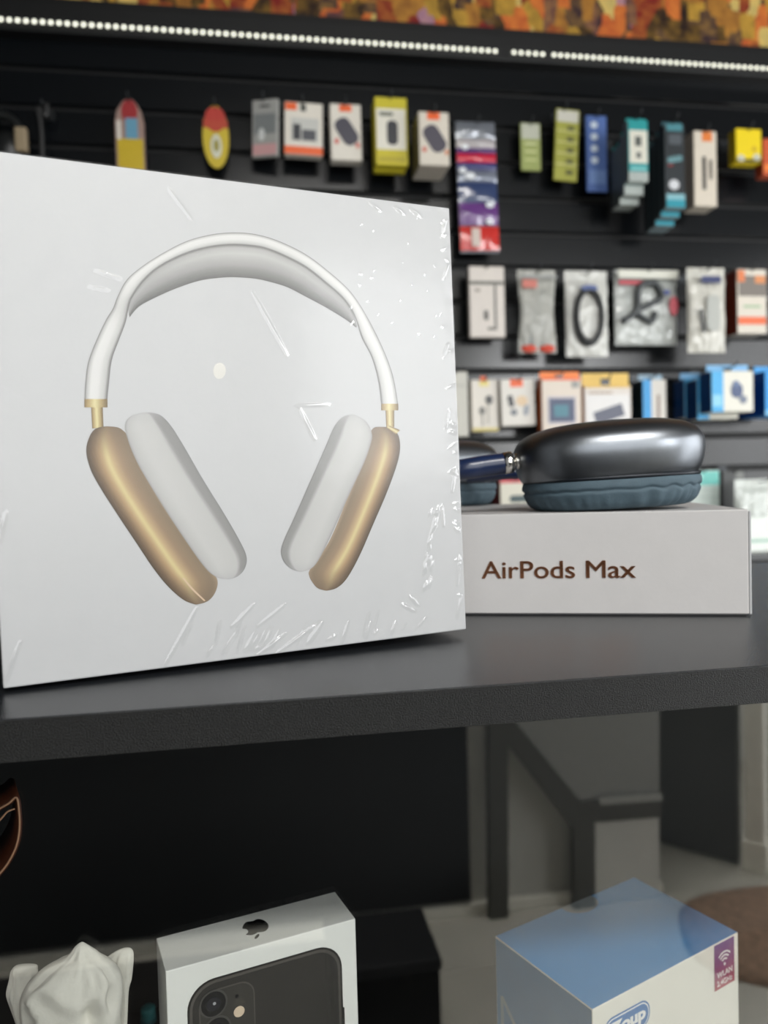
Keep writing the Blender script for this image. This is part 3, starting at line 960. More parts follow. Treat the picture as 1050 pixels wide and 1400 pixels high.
# ------------------------------------------------------------------ crumpled white cloth, leather loop, teal cap (inside the cabinet)
prof = [(8, 1361), (13, 1336), (25, 1321), (55, 1318), (66, 1311), (89, 1307.7), (100.6, 1294), (112, 1288), (125.7, 1294), (139.4, 1307.7), (152, 1301), (169, 1295), (183, 1300)]
def topy(x):
    for (xa_, ya_), (xb_, yb_) in zip(prof, prof[1:]):
        if x <= xb_:
            return ya_+(yb_-ya_)*(x-xa_)/(xb_-xa_)
    return prof[-1][1]
YC = .345
cl = thing('white_cloth', 'crumpled white cloth bunched up behind the glass beside the phone box', 'cloth', (at(100, 1400, YC).x, YC, ZLOW))
M_cloth = mat('cloth_white', (226, 223, 214), .85, bump=.2, bscale=700)
def tent(name, px, py, Y, prof_, seed, lobes, sq=.55, thick=True):
    """a fold of cloth pulled up to a soft peak; prof_ = (height below the peak in photo pixels, left px, right px)"""
    vs, fs = [], []
    n = 72
    pts_ = catmull([Vector(q) for q in prof_], 6)
    for q in pts_:
        P0 = at(px, py+q.x, Y)
        Lx, Rx = at(px-q.y, py+q.x, Y).x-P0.x, at(px+q.z, py+q.x, Y).x-P0.x
        t = q.x/prof_[-1][0]
        for k in range(n):
            w = 2*math.pi*k/n
            c, s = math.cos(w), math.sin(w)
            R_ = Rx if c > 0 else -Lx
            f = 1+.16*min(1, t*3)*math.sin(lobes*w+seed+1.5*t)*abs(s)+.10*min(1, t*3)*noise.noise(Vector((c*1.6+seed, s*1.6, t*3)))
            rg = abs(noise.noise(Vector((c*1.5+seed*3, q.x*.022, s*1.5))))+.25*abs(noise.noise(Vector((c*3+seed, q.x*.05+c, s*3))))
            f -= .55*rg*min(1, t*6)*(1 if s < 0 else .3)
            vs.append((P0.x+R_*c*(f if abs(c) < .9 else 1), Y+(-Lx+Rx)/2*s*sq*f, P0.z))
    zb_ = ZLOW+.0005
    for k in range(n):
        v = vs[(len(pts_)-1)*n+k]
        vs.append((v[0], v[1], zb_))
    m_ = len(pts_)+1
    for i in range(m_-1):
        for k in range(n):
            fs.append((i*n+k, (i+1)*n+k, (i+1)*n+(k+1) % n, i*n+(k+1) % n))
    fs.append(tuple(range(n)))
    vs = [Vector(v)-cl.location for v in vs]
    return mesh(name, vs, fs, M_cloth, cl, True)
tent('fold', 112, 1288, .338, [(0, 1.5, 1.5), (2.5, 6, 5), (7, 11, 11), (14, 17, 20), (20, 25, 26), (26, 44, 33), (36, 62, 44), (52, 78, 54), (75, 86, 56), (112, 82, 53)], 1.3, 3)
tent('fold', 172, 1296, .350, [(0, 3, 3), (1.5, 10, 7), (6, 20, 10), (14, 30, 11), (28, 30, 10), (44, 24, 8), (60, 20, 4), (104, 16, 2)], 4.1, 2, .4)
tent('fold', 26, 1320, .352, [(0, 3, 10), (2, 8, 24), (8, 12, 26), (18, 14, 26), (36, 18, 24), (52, 14, 24), (80, 4, 24)], 2.2, 3, .4)

YLE = .325
M_leather = mat('brown_leather', (78, 36, 16), .5, bump=.2, bscale=500)
loop_px = [(-34, 1150), (-20, 1125), (-4, 1108), (12, 1098), (23, 1090), (26.5, 1110), (27, 1132), (23, 1155), (12, 1178), (-2, 1196), (-20, 1214), (-40, 1226)]
L3 = [at(a, b, YLE) for a, b in loop_px]
lt = thing('leather_strap', 'curled brown leather strap with pale stitched edge at the left frame edge', 'strap', (L3[0].x, YLE, ZLOW))
L3 = [p-lt.location for p in catmull(L3, 5)]
vs, fs = [], []
m_ = len(L3)
for i, p in enumerate(L3):
    t = (L3[min(i+1, m_-1)]-L3[max(i-1, 0)]).normalized()
    nrm = Vector((-t.z, 0, t.x))*.0009
    for yy, sgn in ((0, 1), (.026, 1), (.026, -1), (0, -1)):
        vs.append(p+nrm*sgn+Vector((-.16*yy-(.35*p.x+.01)*yy/.026*.35, yy, -(p.z-L3[0].z)*yy/.026*.12)))
for i in range(m_-1):
    for k in range(4):
        fs.append((i*4+k, i*4+(k+1) % 4, i*4+4+(k+1) % 4, i*4+4+k))
fs += [(0, 1, 2, 3), (4*m_-1, 4*m_-2, 4*m_-3, 4*m_-4)]
mesh('leather_band', vs, fs, M_leather, lt, True)
tube('stitched_edge', [p+Vector((0, -.0004, 0)) for p in L3], .0004, mat('stitch_tan', (196, 150, 118), .6), lt, 8)
tube('stitched_edge', [p-lt.location for p in catmull([at(a, b, YLE-.001) for a, b in ((-30, 1150), (-14, 1132), (0, 1121), (10, 1110), (20, 1106))], 5)], .00035, mat('stitch_tan'), lt, 8)
# strap stands on a short leather block hidden below the frame edge
box('strap_base', L3[-1].x-.034, .002, .0002, L3[-1].x-.006, .026, L3[-1].z+.002, M_leather, lt, .001)

tq = CAM + ray(206, 1369)*((ZLOW+.006-CAM.z)/ray(206, 1369).z)
tp = thing('teal_ball', 'tiny teal ball-like knob on the dark shelf beside the phone box', 'ball', (tq.x, min(tq.y, YB-.03), ZLOW))
loft('ball_body', [(1, .0002), (1, .009), (.9, .0105), (.5, .011)], (.005, .005), mat('teal_plastic', (60, 140, 142), .4), tp, Matrix.Identity(4), 28, 2)
loft('base_ring', [(1.1, .0002), (1.1, .0025), (1.0, .003)], (.005, .005), mat('teal_dark', (30, 100, 106), .4), tp, Matrix.Identity(4), 28, 2)

# ------------------------------------------------------------------ packs hanging on the slat wall
M_clearbag = None
def pmat(rgb, rough=.4):
    return mat('pack_%02x%02x%02x_%d' % (int(rgb[0]), int(rgb[1]), int(rgb[2]), int(rough*100)), rgb, rough, vary=.02)

def hook(x, z, tip, desc):
    """single-prong display hook from the wall to tip (distance from the wall)"""
    h = thing('display_hook', 'thin dark metal display hook '+desc, 'hook', (x, BACK, z), None, 'display hooks on the slat wall')
    box('backplate', -.012, -.003, -.006, .012, -.0002, .018, M_metal, h, .0008, 1)
    tube('prong', [(0, -.003, 0), (0, -tip*.8, .001), (0, -tip, .004), (0, -tip-.008, .014)], .0017, M_metal, h, 8)
    return h

def shape_pts(kind, x0, z0, x1, z1, ang=0):
    cx, cz, rx_, rz_ = (x0+x1)/2, (z0+z1)/2, abs(x1-x0)/2, abs(z1-z0)/2
    if kind == 'r':
        pts = [(-rx_, -rz_), (rx_, -rz_), (rx_, rz_), (-rx_, rz_)]
    elif kind == 'e':
        pts = [(rx_*math.cos(w), rz_*math.sin(w)) for w in [2*math.pi*k/24 for k in range(24)]]
    else:                      # 'p' rounded pill
        pts = [(a, b) for a, b in rrect(-rx_, -rz_, rx_, rz_, min(rx_, rz_)*.85, 5)]
    c, s = math.cos(ang), math.sin(ang)
    return [(cx+a*c-b*s, cz+a*s+b*c) for a, b in pts]

GROUP = 'packs hanging on the slat wall'
def pack(name, label, cat, rect, off, depth, rgb, prints=(), rough=.45, side=None, tilt=0, tab=None, hook_it=True, turn=0, outline=None, copies=0, copy_labels=(), step=None):
    """flat-fronted carton or card; rect = its front in the photo, off = front's distance from the wall.
    prints: (name, kind, u0, v0, u1, v1, rgb[, angle]) on the front, u to the right and v down, 0..1"""
    x0p, y0p, x1p, y1p = rect
    Y = BACK-off
    cxp = (x0p+x1p)/2
    zt_, zb_ = at(cxp, y0p, Y).z, at(cxp, y1p, Y).z
    cyp = (y0p+y1p)/2
    xl, xr = at(x0p, cyp, Y).x, at(x1p, cyp, Y).x
    w, h = xr-xl, zt_-zb_
    root = thing(name, label, cat, ((xl+xr)/2, Y, zb_), (0, tilt, turn), GROUP)
    if outline:
        ol = [(-w/2+w*a, h*(1-b)) for a, b in outline]
        n = len(ol)
        vs = [(x, 0, z) for x, z in ol]+[(x, depth, z) for x, z in ol]
        mesh('card', vs, [tuple(range(n)), tuple(range(2*n-1, n-1, -1))]+[((i+1) % n, i, n+i, n+(i+1) % n) for i in range(n)], pmat(rgb, rough), root)
    else:
        box('carton', -w/2, 0, 0, w/2, depth, h, pmat(rgb, rough), root, min(.0012, depth*.2), 1)
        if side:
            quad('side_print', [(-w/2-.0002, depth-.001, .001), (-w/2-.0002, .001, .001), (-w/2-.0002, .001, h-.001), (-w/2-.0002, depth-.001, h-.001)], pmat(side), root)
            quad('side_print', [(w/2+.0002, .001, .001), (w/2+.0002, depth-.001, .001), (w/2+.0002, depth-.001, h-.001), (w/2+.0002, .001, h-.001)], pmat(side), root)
    for i, pr_ in enumerate(prints):
        nm, kd, a0_, b0_, a1_, b1_, c_ = pr_[:7]
        pts = shape_pts(kd, -w/2+w*a0_, h*(1-b1_), -w/2+w*a1_, h*(1-b0_), pr_[7] if len(pr_) > 7 else 0)
        plate(nm, pts, .0002+.00025*i, pmat(c_, .4), root, True, .0002)
    if tab:
        bm = bmesh.new()
        add_box(bm, -w*.5, depth*.4, h+.0002, -w*.1, depth*.4+.001, h+tab[0])
        add_box(bm, w*.1, depth*.4, h+.0002, w*.5, depth*.4+.001, h+tab[0])
        add_box(bm, -w*.1, depth*.4, h+tab[0]*.6, w*.1, depth*.4+.001, h+tab[0])
        bmobj('hang_tab', bm, pmat(tab[1]), root)
    if hook_it:
        zz = zt_-.006 if not tab else zt_+tab[0]*.4
        hook((xl+xr)/2, zz, off+.012, 'holding '+HK(label))
    return root

def HK(label):
    return 'the '+' '.join(label.split()[:9])

def dup_pack(root, dx, dy, dz, label):
    r = root.copy()
    COL.objects.link(r)
    r.location = root.location+Vector((dx, dy, dz))
    r['label'] = label
    for ch in root.children:
        c = ch.copy()
        COL.objects.link(c)
        c.parent = r
    return r

def crumple_bag(name, label, rect, off, rgb, alpha, thick=.02, pinch=0, seed=1, prints=(), inner=None):
    """puffy crinkled plastic bag, header at the top"""
    x0p, y0p, x1p, y1p = rect
    Y = BACK-off
    cxp, cyp = (x0p+x1p)/2, (y0p+y1p)/2
    zt_, zb_ = at(cxp, y0p, Y).z, at(cxp, y1p, Y).z
    xl, xr = at(x0p, cyp, Y).x, at(x1p, cyp, Y).x
    w, h = xr-xl, zt_-zb_
    root = thing(name, label, 'bag', ((xl+xr)/2, Y, zb_), None, GROUP)
    nx, nz = 30, 40
    vs, fs = [], []
    for s_ in (0, 1):
        for i in range(nx+1):
            for j in range(nz+1):
                u, t = i/nx*2-1, j/nz
                ww = w/2*(1-pinch*math.exp(-((t-.5)/.25)**2))
                ww *= 1+.03*noise.noise(Vector((t*6, seed, u)))
                puff = (max(0, 1-abs(u)**3)*max(0, math.sin(math.pi*min(1, t*1.12))))**.6
                y = (.5 if s_ else -.5)*thick*puff
                y += .0035*noise.noise(Vector((u*4, t*8, seed+s_)))+.0018*noise.noise(Vector((u*11, t*19, seed*2+s_)))
                vs.append((u*ww, y+thick*.5, h*t))
    N_ = (nx+1)*(nz+1)
    for s_ in (0, 1):
        for i in range(nx):
            for j in range(nz):
                a = s_*N_+i*(nz+1)+j
                q4 = (a, a+nz+1, a+nz+2, a+1)
                fs.append(q4 if not s_ else q4[::-1])
    m = mat('bag_%d_%d' % (rgb[0], int(alpha*100)), rgb, .18, alpha=alpha, vary=.03, coat=.3)
    mesh('plastic_film', vs, fs, m, root, True)
    for i, pr_ in enumerate(prints):
        nm, kd, a0_, b0_, a1_, b1_, c_ = pr_[:7]
        pts = shape_pts(kd, -w/2+w*a0_, h*(1-b1_), -w/2+w*a1_, h*(1-b0_), pr_[7] if len(pr_) > 7 else 0)
        plate(nm, pts, .0045+.0003*i, pmat(c_), root, True, .0003)
    if inner:
        inner(root, w, h, thick)
    hook((xl+xr)/2, zt_-.008, off+.02, 'holding '+HK(label))
    return root

OR, WH, DK = (232, 96, 34), (222, 216, 204), (48, 50, 56)
# --- top row
def headset():
    Y = BACK-.05
    root = thing('hanging_headset', 'black headset with a pale pad hanging beyond the top of the large box', 'headset', at(5, 215, Y), None, GROUP)
    L = root.location
    M_hs = mat('headset_black', (26, 28, 28), .35)
    arc = [at(-6+36*math.cos(w), 190-34*math.sin(w), Y)-L for w in [math.radians(-25+205*k/16) for k in range(17)]]
    tube('headband', arc, .009, M_hs, root, 12)
    c = at(8, 200, Y)-L
    bm = bmesh.new()
    bmesh.ops.create_uvsphere(bm, u_segments=20, v_segments=12, radius=.03, matrix=Matrix.Translation(c+Vector((0, .01, 0))) @ Matrix.Diagonal((1, .6, 1.2, 1)))
    bmobj('ear_cup', bm, M_hs, root, True)
    c = at(30, 192, Y)-L
    box('pale_pad', c.x-.012, -.012, c.z-.026, c.x+.012, .006, c.z+.024, pmat((150, 134, 108)), root, .003)
    hook(at(-4, 150, Y).x, at(5, 152, Y).z, .07, 'holding the black headset')
headset()
def cable_loop():
    Y = BACK-.04
    root = thing('hanging_cable', 'short black cable loop hanging on the dark wall beside the headset', 'cable', at(58, 215, Y), None, GROUP)
    L = root.location
    pts = catmull([at(a, b, Y)-L for a, b in ((64, 142), (63, 158), (56, 152), (52, 148), (55, 165), (57, 185), (58, 212), (60, 232))], 6)
    tube('cable', pts, .0045, mat('cable_black', (44, 44, 44), .45), root, 10)
    tube('plug', [at(60, 232, Y)-L, at(60, 250, Y)-L], .008, mat('cable_black'), root, 10)
    hook(at(60, 150, Y).x, at(60, 150, Y).z, .05, 'holding the short black cable loop')
cable_loop()
dome = [(0, 1), (1, 1), (1, .3), (.92, .16), (.75, .05), (.62, 0), (.38, 0), (.25, .05), (.08, .16), (0, .3)]
pack('blister_card', 'domed card with red top, blue figure and yellow base on the dark wall', 'card', (158, 136, 197, 234), .05, .012, (150, 124, 114),
     (('red_header', 'e', .22, .0, .8, .34, (150, 36, 40)), ('blue_figure', 'r', .36, .26, .78, .6, (96, 150, 176)), ('yellow_base', 'r', .06, .55, .96, .99, (196, 168, 30)), ('white_side', 'r', .05, .3, .2, .56, (214, 208, 198))), outline=dome)
oval = [(.5+.5*math.cos(w), .5+.5*math.sin(w)) for w in [2*math.pi*k/28 for k in range(28)]]
r_ = pack('blister_card', 'oval red and yellow card with a clear blister on the dark wall', 'card', (277, 144, 313, 230), .05, .004, (196, 172, 36),
          (('red_header', 'e', .1, .02, .9, .42, (176, 48, 36)), ('red_band', 'r', .04, .24, .96, .36, (176, 60, 36)), ('blister', 'e', .3, .46, .72, .84, (206, 206, 188)), ('blister_core', 'e', .4, .54, .62, .74, (150, 140, 60))), outline=oval)
pack('foil_pouch', 'silver pouch with pink base hanging crooked on the dark wall', 'pouch', (342, 136, 379, 214), .06, .012, (168, 168, 164),
     (('grey_panel', 'r', .08, .25, .92, .6, (128, 132, 132)), ('bright_patch', 'e', .25, .5, .5, .72, (214, 216, 214)), ('pink_base', 'r', .04, .78, .96, .97, (206, 160, 160)), ('dark_slot', 'r', .3, .1, .7, .14, (70, 72, 74))), .25, tilt=.04, turn=-.35)
pack('accessory_box', 'white and orange box with a picture of two dark adapters', 'box', (388, 140, 440, 212), .07, .025, WH,
     (('orange_corner', 'r', .02, .02, .32, .16, OR), ('dark_mark', 'r', .42, .03, .56, .17, (70, 72, 66)), ('orange_base', 'r', .0, .84, 1, .99, OR), ('picture', 'r', .17, .3, .9, .74, (196, 196, 190)), ('adapter_print', 'r', .22, .42, .42, .72, DK), ('adapter_print', 'r', .46, .52, .82, .72, (74, 76, 82))), tilt=.03)
pack('mouse_box', 'slim white box with orange tag and slanted dark mouse, left of the yellow box', 'box', (452, 142, 494, 219), .08, .03, WH,
     (('orange_tag', 'r', .3, .02, .7, .14, OR), ('mouse_print', 'p', .06, .34, .98, .64, (64, 62, 74), -1.0), ('red_dot', 'e', .12, .62, .26, .72, (206, 90, 80)), ('red_dot', 'e', .8, .68, .94, .78, (206, 110, 96))))
pk = pack('yellow_box', 'front yellow and white box with a dark upright device picture', 'box', (513, 133, 557, 226), .1, .02, (200, 186, 36),
     (('white_panel', 'r', .04, .17, .95, .77, (226, 222, 208)), ('device_print', 'p', .36, .34, .7, .7, (44, 46, 52)), ('title_line', 'r', .14, .22, .56, .28, (120, 122, 110)), ('olive_band', 'r', .1, .88, .9, .94, (176, 160, 30))))
dup_pack(pk, -.001, .024, -.003, 'rear yellow and white box peeking out behind its twin')
pack('mouse_box', 'deep white box with orange tag and slanted dark mouse, right of the yellow box', 'box', (573, 153, 614, 226), .13, .085, (214, 206, 192),
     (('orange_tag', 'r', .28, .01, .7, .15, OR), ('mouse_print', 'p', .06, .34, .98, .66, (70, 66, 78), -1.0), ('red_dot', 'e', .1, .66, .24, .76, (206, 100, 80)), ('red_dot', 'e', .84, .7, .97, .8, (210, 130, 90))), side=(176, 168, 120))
def sachets():
    Y = BACK-.05
    zt_, zb_ = at(654, 167, Y).z, at(657, 345, Y).z
    xl, xr = at(628, 250, Y).x, at(681, 250, Y).x
    w, h = xr-xl, zt_-zb_
    root = thing('sachet_strip', 'long strip of silver, blue, purple and red sachets beside the large box', 'sachets', ((xl+xr)/2, Y, zb_), (0, -.02, 0), GROUP)
    cols = (((120, 124, 132), 0, .13), ((176, 170, 172), .13, .2), ((84, 48, 110), .2, .24), ((196, 40, 66), .24, .31), ((64, 66, 116), .31, .37), ((126, 132, 146), .37, .46), ((52, 66, 104), .46, .62), ((104, 62, 128), .62, .79), ((200, 52, 46), .8, .985))
    for k, (c_, a_, b_) in enumerate(cols):
        nx, nz = 10, 6
        vs, fs = [], []
        for i in range(nx+1):
            for j in range(nz+1):
                u, t = i/nx*2-1, j/nz
                vs.append((u*w/2, -.004*(1-u**4)*math.sin(math.pi*t)-.003*noise.noise(Vector((u*3, t*3+k*5, 2))), h*(1-b_+(b_-a_)*t)))
        for i in range(nx):
            for j in range(nz):
                a = i*(nz+1)+j
                fs.append((a, a+nz+1, a+nz+2, a+1))
        mesh('sachet', vs, fs, mat('sachet_%d' % k, c_, .2, .25 if k in (0, 5) else 0, coat=.4), root, True)
    box('backing', -w/2, .004, 0, w/2, .006, h, pmat((110, 112, 120)), root)
    for (cu, cv, r0) in ((.2, .2, .006), (.3, .42, .008), (.78, .64, .007), (.75, .77, .006), (.12, .38, .006)):
        plate('white_glint_print', circle(-w/2+w*cu, h*(1-cv), r0*1.5, 14, r0), .0065, pmat((224, 228, 232)), root, True, .0002)
    plate('pale_stripe', shape_pts('r', -w/2+w*.28, h*.04, -w/2+w*.5, h*.18), .0062, pmat((206, 190, 180)), root, True, .0002)
    hook((xl+xr)/2, zt_-.006, .06, 'holding the long strip of sachets')
sachets()
pack('strip_card', 'small pale green strip card left of the taller yellow strip', 'card', (712, 168, 739, 233), .04, .006, (150, 160, 92),
     (('pale_head', 'r', .05, .02, .95, .34, (186, 188, 172)), ('mark', 'r', .2, .42, .8, .46, (206, 210, 160)), ('mark', 'r', .2, .58, .8, .62, (206, 210, 150)), ('mark', 'r', .2, .76, .8, .8, (200, 206, 140))))
pack('strip_card', 'tall yellow strip card with dark marks and white head, hanging tilted', 'card', (756, 149, 788, 247), .05, .006, (164, 164, 66),
     (('white_head', 'r', .05, .02, .95, .18, (206, 204, 192)),)+tuple(('mark', 'r', .5, .24+.155*k, .78, .29+.155*k, (70, 72, 40)) for k in range(5))+tuple(('pale_line', 'r', .06, .3+.155*k, .94, .325+.155*k, (206, 206, 130)) for k in range(4)), tilt=.06)
pack('strip_card', 'tall blue strip card with white round marks', 'card', (802, 158, 830, 262), .05, .006, (78, 108, 172),
     tuple(('round_mark', 'e', .2, .08+.155*k, .56, .17+.155*k, (206, 218, 230)) for k in range(4))+(('pale_base', 'r', .1, .72, .9, .9, (110, 140, 194)),))
pk = pack('teal_box', 'front teal and white box of the first deep stack', 'box', (859, 165, 886, 248), .15, .022, (168, 176, 172),
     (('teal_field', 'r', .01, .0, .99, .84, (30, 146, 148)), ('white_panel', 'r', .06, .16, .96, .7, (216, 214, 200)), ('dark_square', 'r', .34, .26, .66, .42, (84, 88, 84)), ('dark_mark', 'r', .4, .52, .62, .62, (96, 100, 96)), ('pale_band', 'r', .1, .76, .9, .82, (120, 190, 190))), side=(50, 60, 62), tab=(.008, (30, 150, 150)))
dup_pack(pk, .0, .0225, -.022, 'teal and white box second in the first deep stack')
dup_pack(pk, .0, .045, -.036, 'teal and white box third in the first deep stack')
dup_pack(pk, .0, .0675, -.036, 'teal and white box at the back of the first deep stack')
pk = pack('dark_box', 'front black and teal box of the second deep stack', 'box', (909, 170, 936, 285), .16, .024, (120, 134, 138),
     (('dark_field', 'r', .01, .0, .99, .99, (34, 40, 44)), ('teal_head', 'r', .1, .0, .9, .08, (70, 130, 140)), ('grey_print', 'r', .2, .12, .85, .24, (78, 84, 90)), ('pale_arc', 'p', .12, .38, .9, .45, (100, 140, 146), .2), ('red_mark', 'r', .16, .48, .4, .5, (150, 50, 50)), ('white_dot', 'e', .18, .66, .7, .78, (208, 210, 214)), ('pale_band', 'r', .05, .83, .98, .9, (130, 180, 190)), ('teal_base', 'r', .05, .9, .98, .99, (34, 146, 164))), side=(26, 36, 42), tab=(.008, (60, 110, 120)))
dup_pack(pk, 0, .0245, -.012, 'black and teal box second in the second deep stack')
dup_pack(pk, 0, .049, -.024, 'black and teal box third in the second deep stack')
dup_pack(pk, 0, .0735, -.026, 'black and teal box at the back of the second deep stack')
pack('pen_box', 'slim white box with orange tag and dark pen picture', 'box', (949, 179, 980, 282), .1, .05, (216, 206, 190),
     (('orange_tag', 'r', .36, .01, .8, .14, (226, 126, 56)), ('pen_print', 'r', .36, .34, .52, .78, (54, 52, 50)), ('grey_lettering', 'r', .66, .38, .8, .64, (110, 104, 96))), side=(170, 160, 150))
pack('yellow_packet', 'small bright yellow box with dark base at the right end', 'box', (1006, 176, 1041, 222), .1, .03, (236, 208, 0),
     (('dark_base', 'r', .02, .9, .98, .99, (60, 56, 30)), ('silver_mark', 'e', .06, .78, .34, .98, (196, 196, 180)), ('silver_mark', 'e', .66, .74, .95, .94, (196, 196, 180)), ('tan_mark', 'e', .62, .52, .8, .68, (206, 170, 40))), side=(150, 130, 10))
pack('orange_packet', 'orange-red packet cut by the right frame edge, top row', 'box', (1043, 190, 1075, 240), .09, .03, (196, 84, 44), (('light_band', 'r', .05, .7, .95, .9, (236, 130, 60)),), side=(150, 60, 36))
# --- second row
pack('cable_box', 'white box with a thin cable picture beside the large box', 'box', (642, 364, 690, 461), .06, .02, (214, 206, 198),
     (('dark_line', 'r', .02, .21, .98, .26, (104, 104, 96)), ('cable_print', 'r', .70, .26, .76, .9, (80, 78, 74)), ('cable_print', 'r', .5, .86, .76, .9, (110, 106, 100)), ('plug_print', 'p', .4, .62, .52, .76, (90, 88, 84)), ('small_mark', 'r', .16, .32, .3, .36, (150, 140, 130))))
def red_white_inner(root, w, h, th):
    for k in (-1, 1):
        bm = bmesh.new()
        bmesh.ops.create_uvsphere(bm, u_segments=14, v_segments=8, radius=1, matrix=Matrix.Translation((k*w*.24, th*.45, h*.055)) @ Matrix.Diagonal((w*.22, th*.4, h*.05, 1)))
        bmobj('red_plug', bm, pmat((206, 66, 40)), root, True)
    tube('grey_cable', catmull([(-w*.2, th*.4, h*.1), (-w*.15, th*.3, h*.35), (0, th*.4, h*.5), (w*.15, th*.4, h*.75), (-w*.1, th*.5, h*.6), (w*.2, th*.4, h*.3), (w*.1, th*.4, h*.1)], 6), .004, pmat((110, 116, 116)), root, 8)
crumple_bag('cable_bag', 'pinched clear bag with red plugs at its foot', (710, 368, 762, 482), .07, (196, 196, 188), .62, .018, .12, 3,
            (('red_label', 'r', .08, .13, .46, .23, (196, 110, 96)), ('header_strip', 'r', .02, .08, .98, .11, (150, 152, 150))), red_white_inner)
def coil_inner(root, w, h, th):
    for k in range(3):
        pts = [(w*(.33-.025*k)*math.cos(a), -.004-.002*k, h*.46+h*(.33-.02*k)*math.sin(a)) for a in [2*math.pi*i/40 for i in range(41)]]
        tube('cable_coil', pts, .0042, pmat((34, 36, 38), .4), root, 8, False)
    plate('blue_tie', circle(0, h*.78, w*.2, 20, h*.035), .008, pmat((70, 88, 140)), root, True, .003)
crumple_bag('cable_bag', 'clear bag with a coiled black cable inside', (775, 369, 833, 487), .08, (216, 216, 210), .85, .02, 0, 5, (), coil_inner)
def tangle_inner(root, w, h, th):
    tube('dark_cable', catmull([(-w*.42, -.003, h*.3), (-w*.2, -.006, h*.45), (-w*.15, -.006, h*.75), (w*.1, -.006, h*.8), (w*.2, -.006, h*.62), (-w*.05, -.006, h*.5), (-w*.2, -.006, h*.42), (w*.02, -.006, h*.3), (w*.1, -.006, h*.42)], 7), .0075, pmat((66, 70, 72), .4), root, 10)
crumple_bag('cable_bag', 'wide clear bag with a dark tangled cable and red oval label', (843, 368, 928, 471), .07, (200, 204, 200), .8, .022, 0, 8,
            (('red_strip', 'r', .03, .16, .42, .21, (196, 70, 84)), ('blue_mark', 'r', .68, .28, .84, .34, (56, 70, 140)), ('red_oval', 'e', .83, .36, .97, .62, (196, 80, 92)), ('white_header', 'r', .02, .02, .98, .13, (218, 218, 206))), tangle_inner)
crumple_bag('cable_bag', 'tall white bag with navy label beside the orange and white box', (944, 364, 996, 481), .12, (216, 214, 204), .9, .03, 0, 11,
            (('navy_label', 'r', .27, .12, .78, .2, (38, 50, 100)), ('dark_plug', 'p', .25, .5, .34, .78, (60, 62, 62), .12), ('orange_mark', 'e', .5, .54, .72, .68, (206, 150, 120)), ('grey_print', 'p', .4, .34, .74, .76, (176, 178, 172))))
pack('charger_box', 'white box with orange band and dark picture at the right, second row', 'box', (1008, 368, 1048, 456), .1, .05, (218, 210, 196),
     (('dark_picture', 'r', .05, .1, .98, .42, (120, 112, 104)), ('orange_corner', 'r', .02, .02, .26, .2, (222, 124, 70)), ('orange_corner', 'r', .6, .1, .96, .22, (216, 140, 84)), ('green_note', 'r', .2, .56, .8, .6, (160, 186, 150)), ('orange_band', 'r', .03, .74, .97, .86, (230, 104, 50))), side=(120, 46, 30))
# --- third row
pack('slim_box', 'plain pale box half hidden behind the large box, third row', 'box', (606, 508, 640, 597), .1, .04, (200, 198, 188), (('faint_line', 'r', .1, .2, .9, .23, (180, 178, 170)),))
pack('earphone_box', 'white box with orange tag, yellow base and two dark earphones', 'box', (645, 519, 681, 590), .07, .03, (220, 214, 204),
     (('orange_tag', 'r', .34, -.06, .6, .04, OR), ('yellow_mark', 'r', .3, .03, .66, .13, (226, 210, 130)), ('yellow_base', 'r', .02, .93, .98, .99, (206, 190, 110)), ('earphone_print', 'e', .52, .3, .8, .48, (72, 72, 72)), ('earphone_print', 'e', .28, .52, .5, .68, (110, 108, 104)), ('wire_print', 'r', .38, .64, .42, .9, (150, 148, 142)), ('wire_print', 'r', .6, .46, .64, .86, (160, 158, 150))))
pack('earphone_box', 'white box with orange tag and a clipped microphone picture', 'box', (686, 518, 732, 582), .08, .03, (222, 218, 210),
     (('orange_tag', 'r', .28, .0, .66, .17, OR), ('microphone_print', 'p', .2, .34, .36, .6, (58, 60, 64), .2), ('microphone_print', 'p', .26, .64, .46, .78, (120, 124, 130)), ('tan_patch', 'e', .44, .36, .78, .58, (222, 196, 160)), ('wire_print', 'p', .66, .56, .8, .78, (150, 156, 166), -.2)), tilt=-.02)
pack('power_box', 'orange-topped white box with a blue power bank picture', 'box', (741, 517, 795, 590), .1, .03, (222, 210, 196),
     (('orange_head', 'r', .02, .0, .98, .04, OR), ('picture_frame', 'r', .14, .34, .86, .86, (196, 190, 196)), ('power_bank_print', 'r', .18, .38, .82, .82, (62, 74, 104)), ('screen_print', 'r', .3, .5, .66, .72, (64, 124, 140)), ('small_mark', 'r', .76, .06, .94, .18, (150, 150, 146))), side=(206, 104, 40), tab=(.016, (240, 124, 30)))
pack('power_box', 'tan-topped white box with a slanted grey power bank picture', 'box', (799, 527, 863, 590), .1, .03, (220, 212, 204),
     (('tan_head', 'r', .02, .0, .98, .05, (216, 178, 84)), ('white_field', 'r', .03, .2, .97, .9, (226, 224, 222)), ('power_bank_print', 'r', .2, .48, .84, .76, (86, 90, 108), .3), ('title_line', 'r', .1, .14, .6, .18, (170, 150, 130))), side=(196, 160, 80), tab=(.03, (224, 186, 84)))
pack('slim_blue_box', 'slim blue and white box standing beside the tan-topped box', 'box', (879, 519, 911, 580), .1, .05, (214, 210, 202),
     (('blue_half', 'r', .0, .0, .36, 1, (36, 150, 214)), ('pen_print', 'r', .6, .34, .72, .9, (150, 130, 120))), side=(14, 36, 50), tab=(.014, (150, 180, 200)))
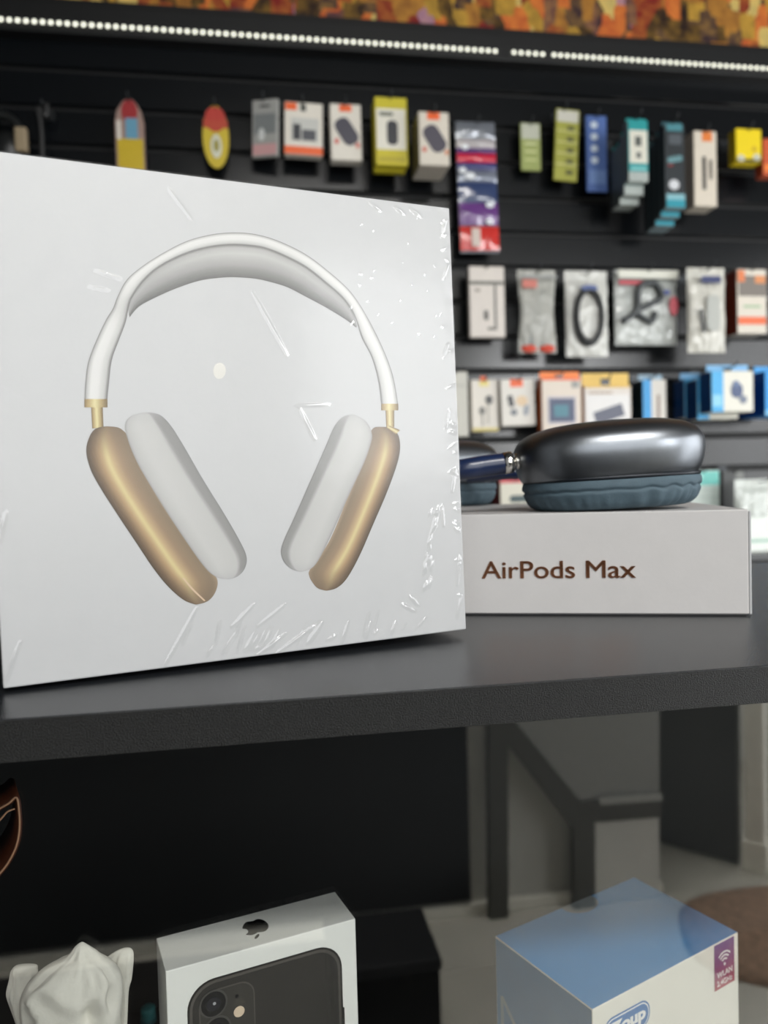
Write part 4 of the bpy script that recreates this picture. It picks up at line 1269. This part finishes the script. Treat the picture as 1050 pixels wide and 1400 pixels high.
pk = pack('blue_box', 'front blue and white box with a dark robot-like picture', 'box', (973, 507, 1030, 563), .16, .05, (226, 224, 212),
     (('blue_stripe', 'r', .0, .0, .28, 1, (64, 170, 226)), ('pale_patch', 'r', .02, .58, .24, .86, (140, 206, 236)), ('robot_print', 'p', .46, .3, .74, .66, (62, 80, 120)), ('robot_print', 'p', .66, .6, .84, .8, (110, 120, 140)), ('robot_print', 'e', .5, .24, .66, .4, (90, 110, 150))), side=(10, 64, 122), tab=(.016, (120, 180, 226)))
dup_pack(pk, -.004, .052, -.012, 'blue and white box second in the blue stack')
dup_pack(pk, -.006, .104, -.004, 'blue and white box at the back of the blue stack')
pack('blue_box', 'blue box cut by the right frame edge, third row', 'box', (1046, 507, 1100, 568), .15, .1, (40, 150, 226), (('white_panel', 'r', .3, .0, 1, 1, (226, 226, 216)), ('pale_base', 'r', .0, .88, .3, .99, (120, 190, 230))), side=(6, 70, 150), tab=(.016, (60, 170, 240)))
# --- lowest row in view
pack('red_box', 'white and red box with a dark pill shape, seen under the headphone arm', 'box', (684, 655, 726, 692), .1, .06, (216, 212, 196),
     (('red_head', 'r', .0, .0, 1, .14, (206, 74, 84)), ('pill_print', 'p', .3, .6, .95, .86, (66, 84, 86))), side=(120, 34, 36))
pack('pale_packet', 'pale packet between the far ear cup and the red box', 'packet', (632, 676, 656, 705), .06, .02, (206, 208, 204), (('grey_line', 'r', .1, .5, .9, .56, (170, 172, 170)),))
pack('teal_pouch', 'teal and white pouch hanging right of the headphone cup', 'pouch', (936, 643, 984, 716), .08, .02, (206, 218, 212),
     (('teal_head', 'r', .02, .02, .98, .28, (116, 206, 196)), ('white_mark', 'r', .1, .08, .5, .16, (196, 232, 226)), ('fold_line', 'r', .02, .34, .98, .36, (180, 196, 190)), ('fold_line', 'r', .02, .5, .98, .52, (186, 200, 194))), .3)
crumple_bag('cable_bag', 'crinkled clear bag at the right frame edge beside the flat white box', (1010, 655, 1078, 757), .16, (214, 220, 214), .85, .03, 0, 17,
            (('white_card', 'r', .06, .5, .94, .96, (226, 232, 226)), ('green_line', 'r', .1, .8, .8, .84, (150, 186, 170))))
pack('dark_packet', 'dark grey packet left of the crinkled bag', 'packet', (988, 643, 1018, 700), .05, .02, (64, 66, 66), (('pale_edge', 'r', .6, .04, .95, .2, (110, 112, 108)),))
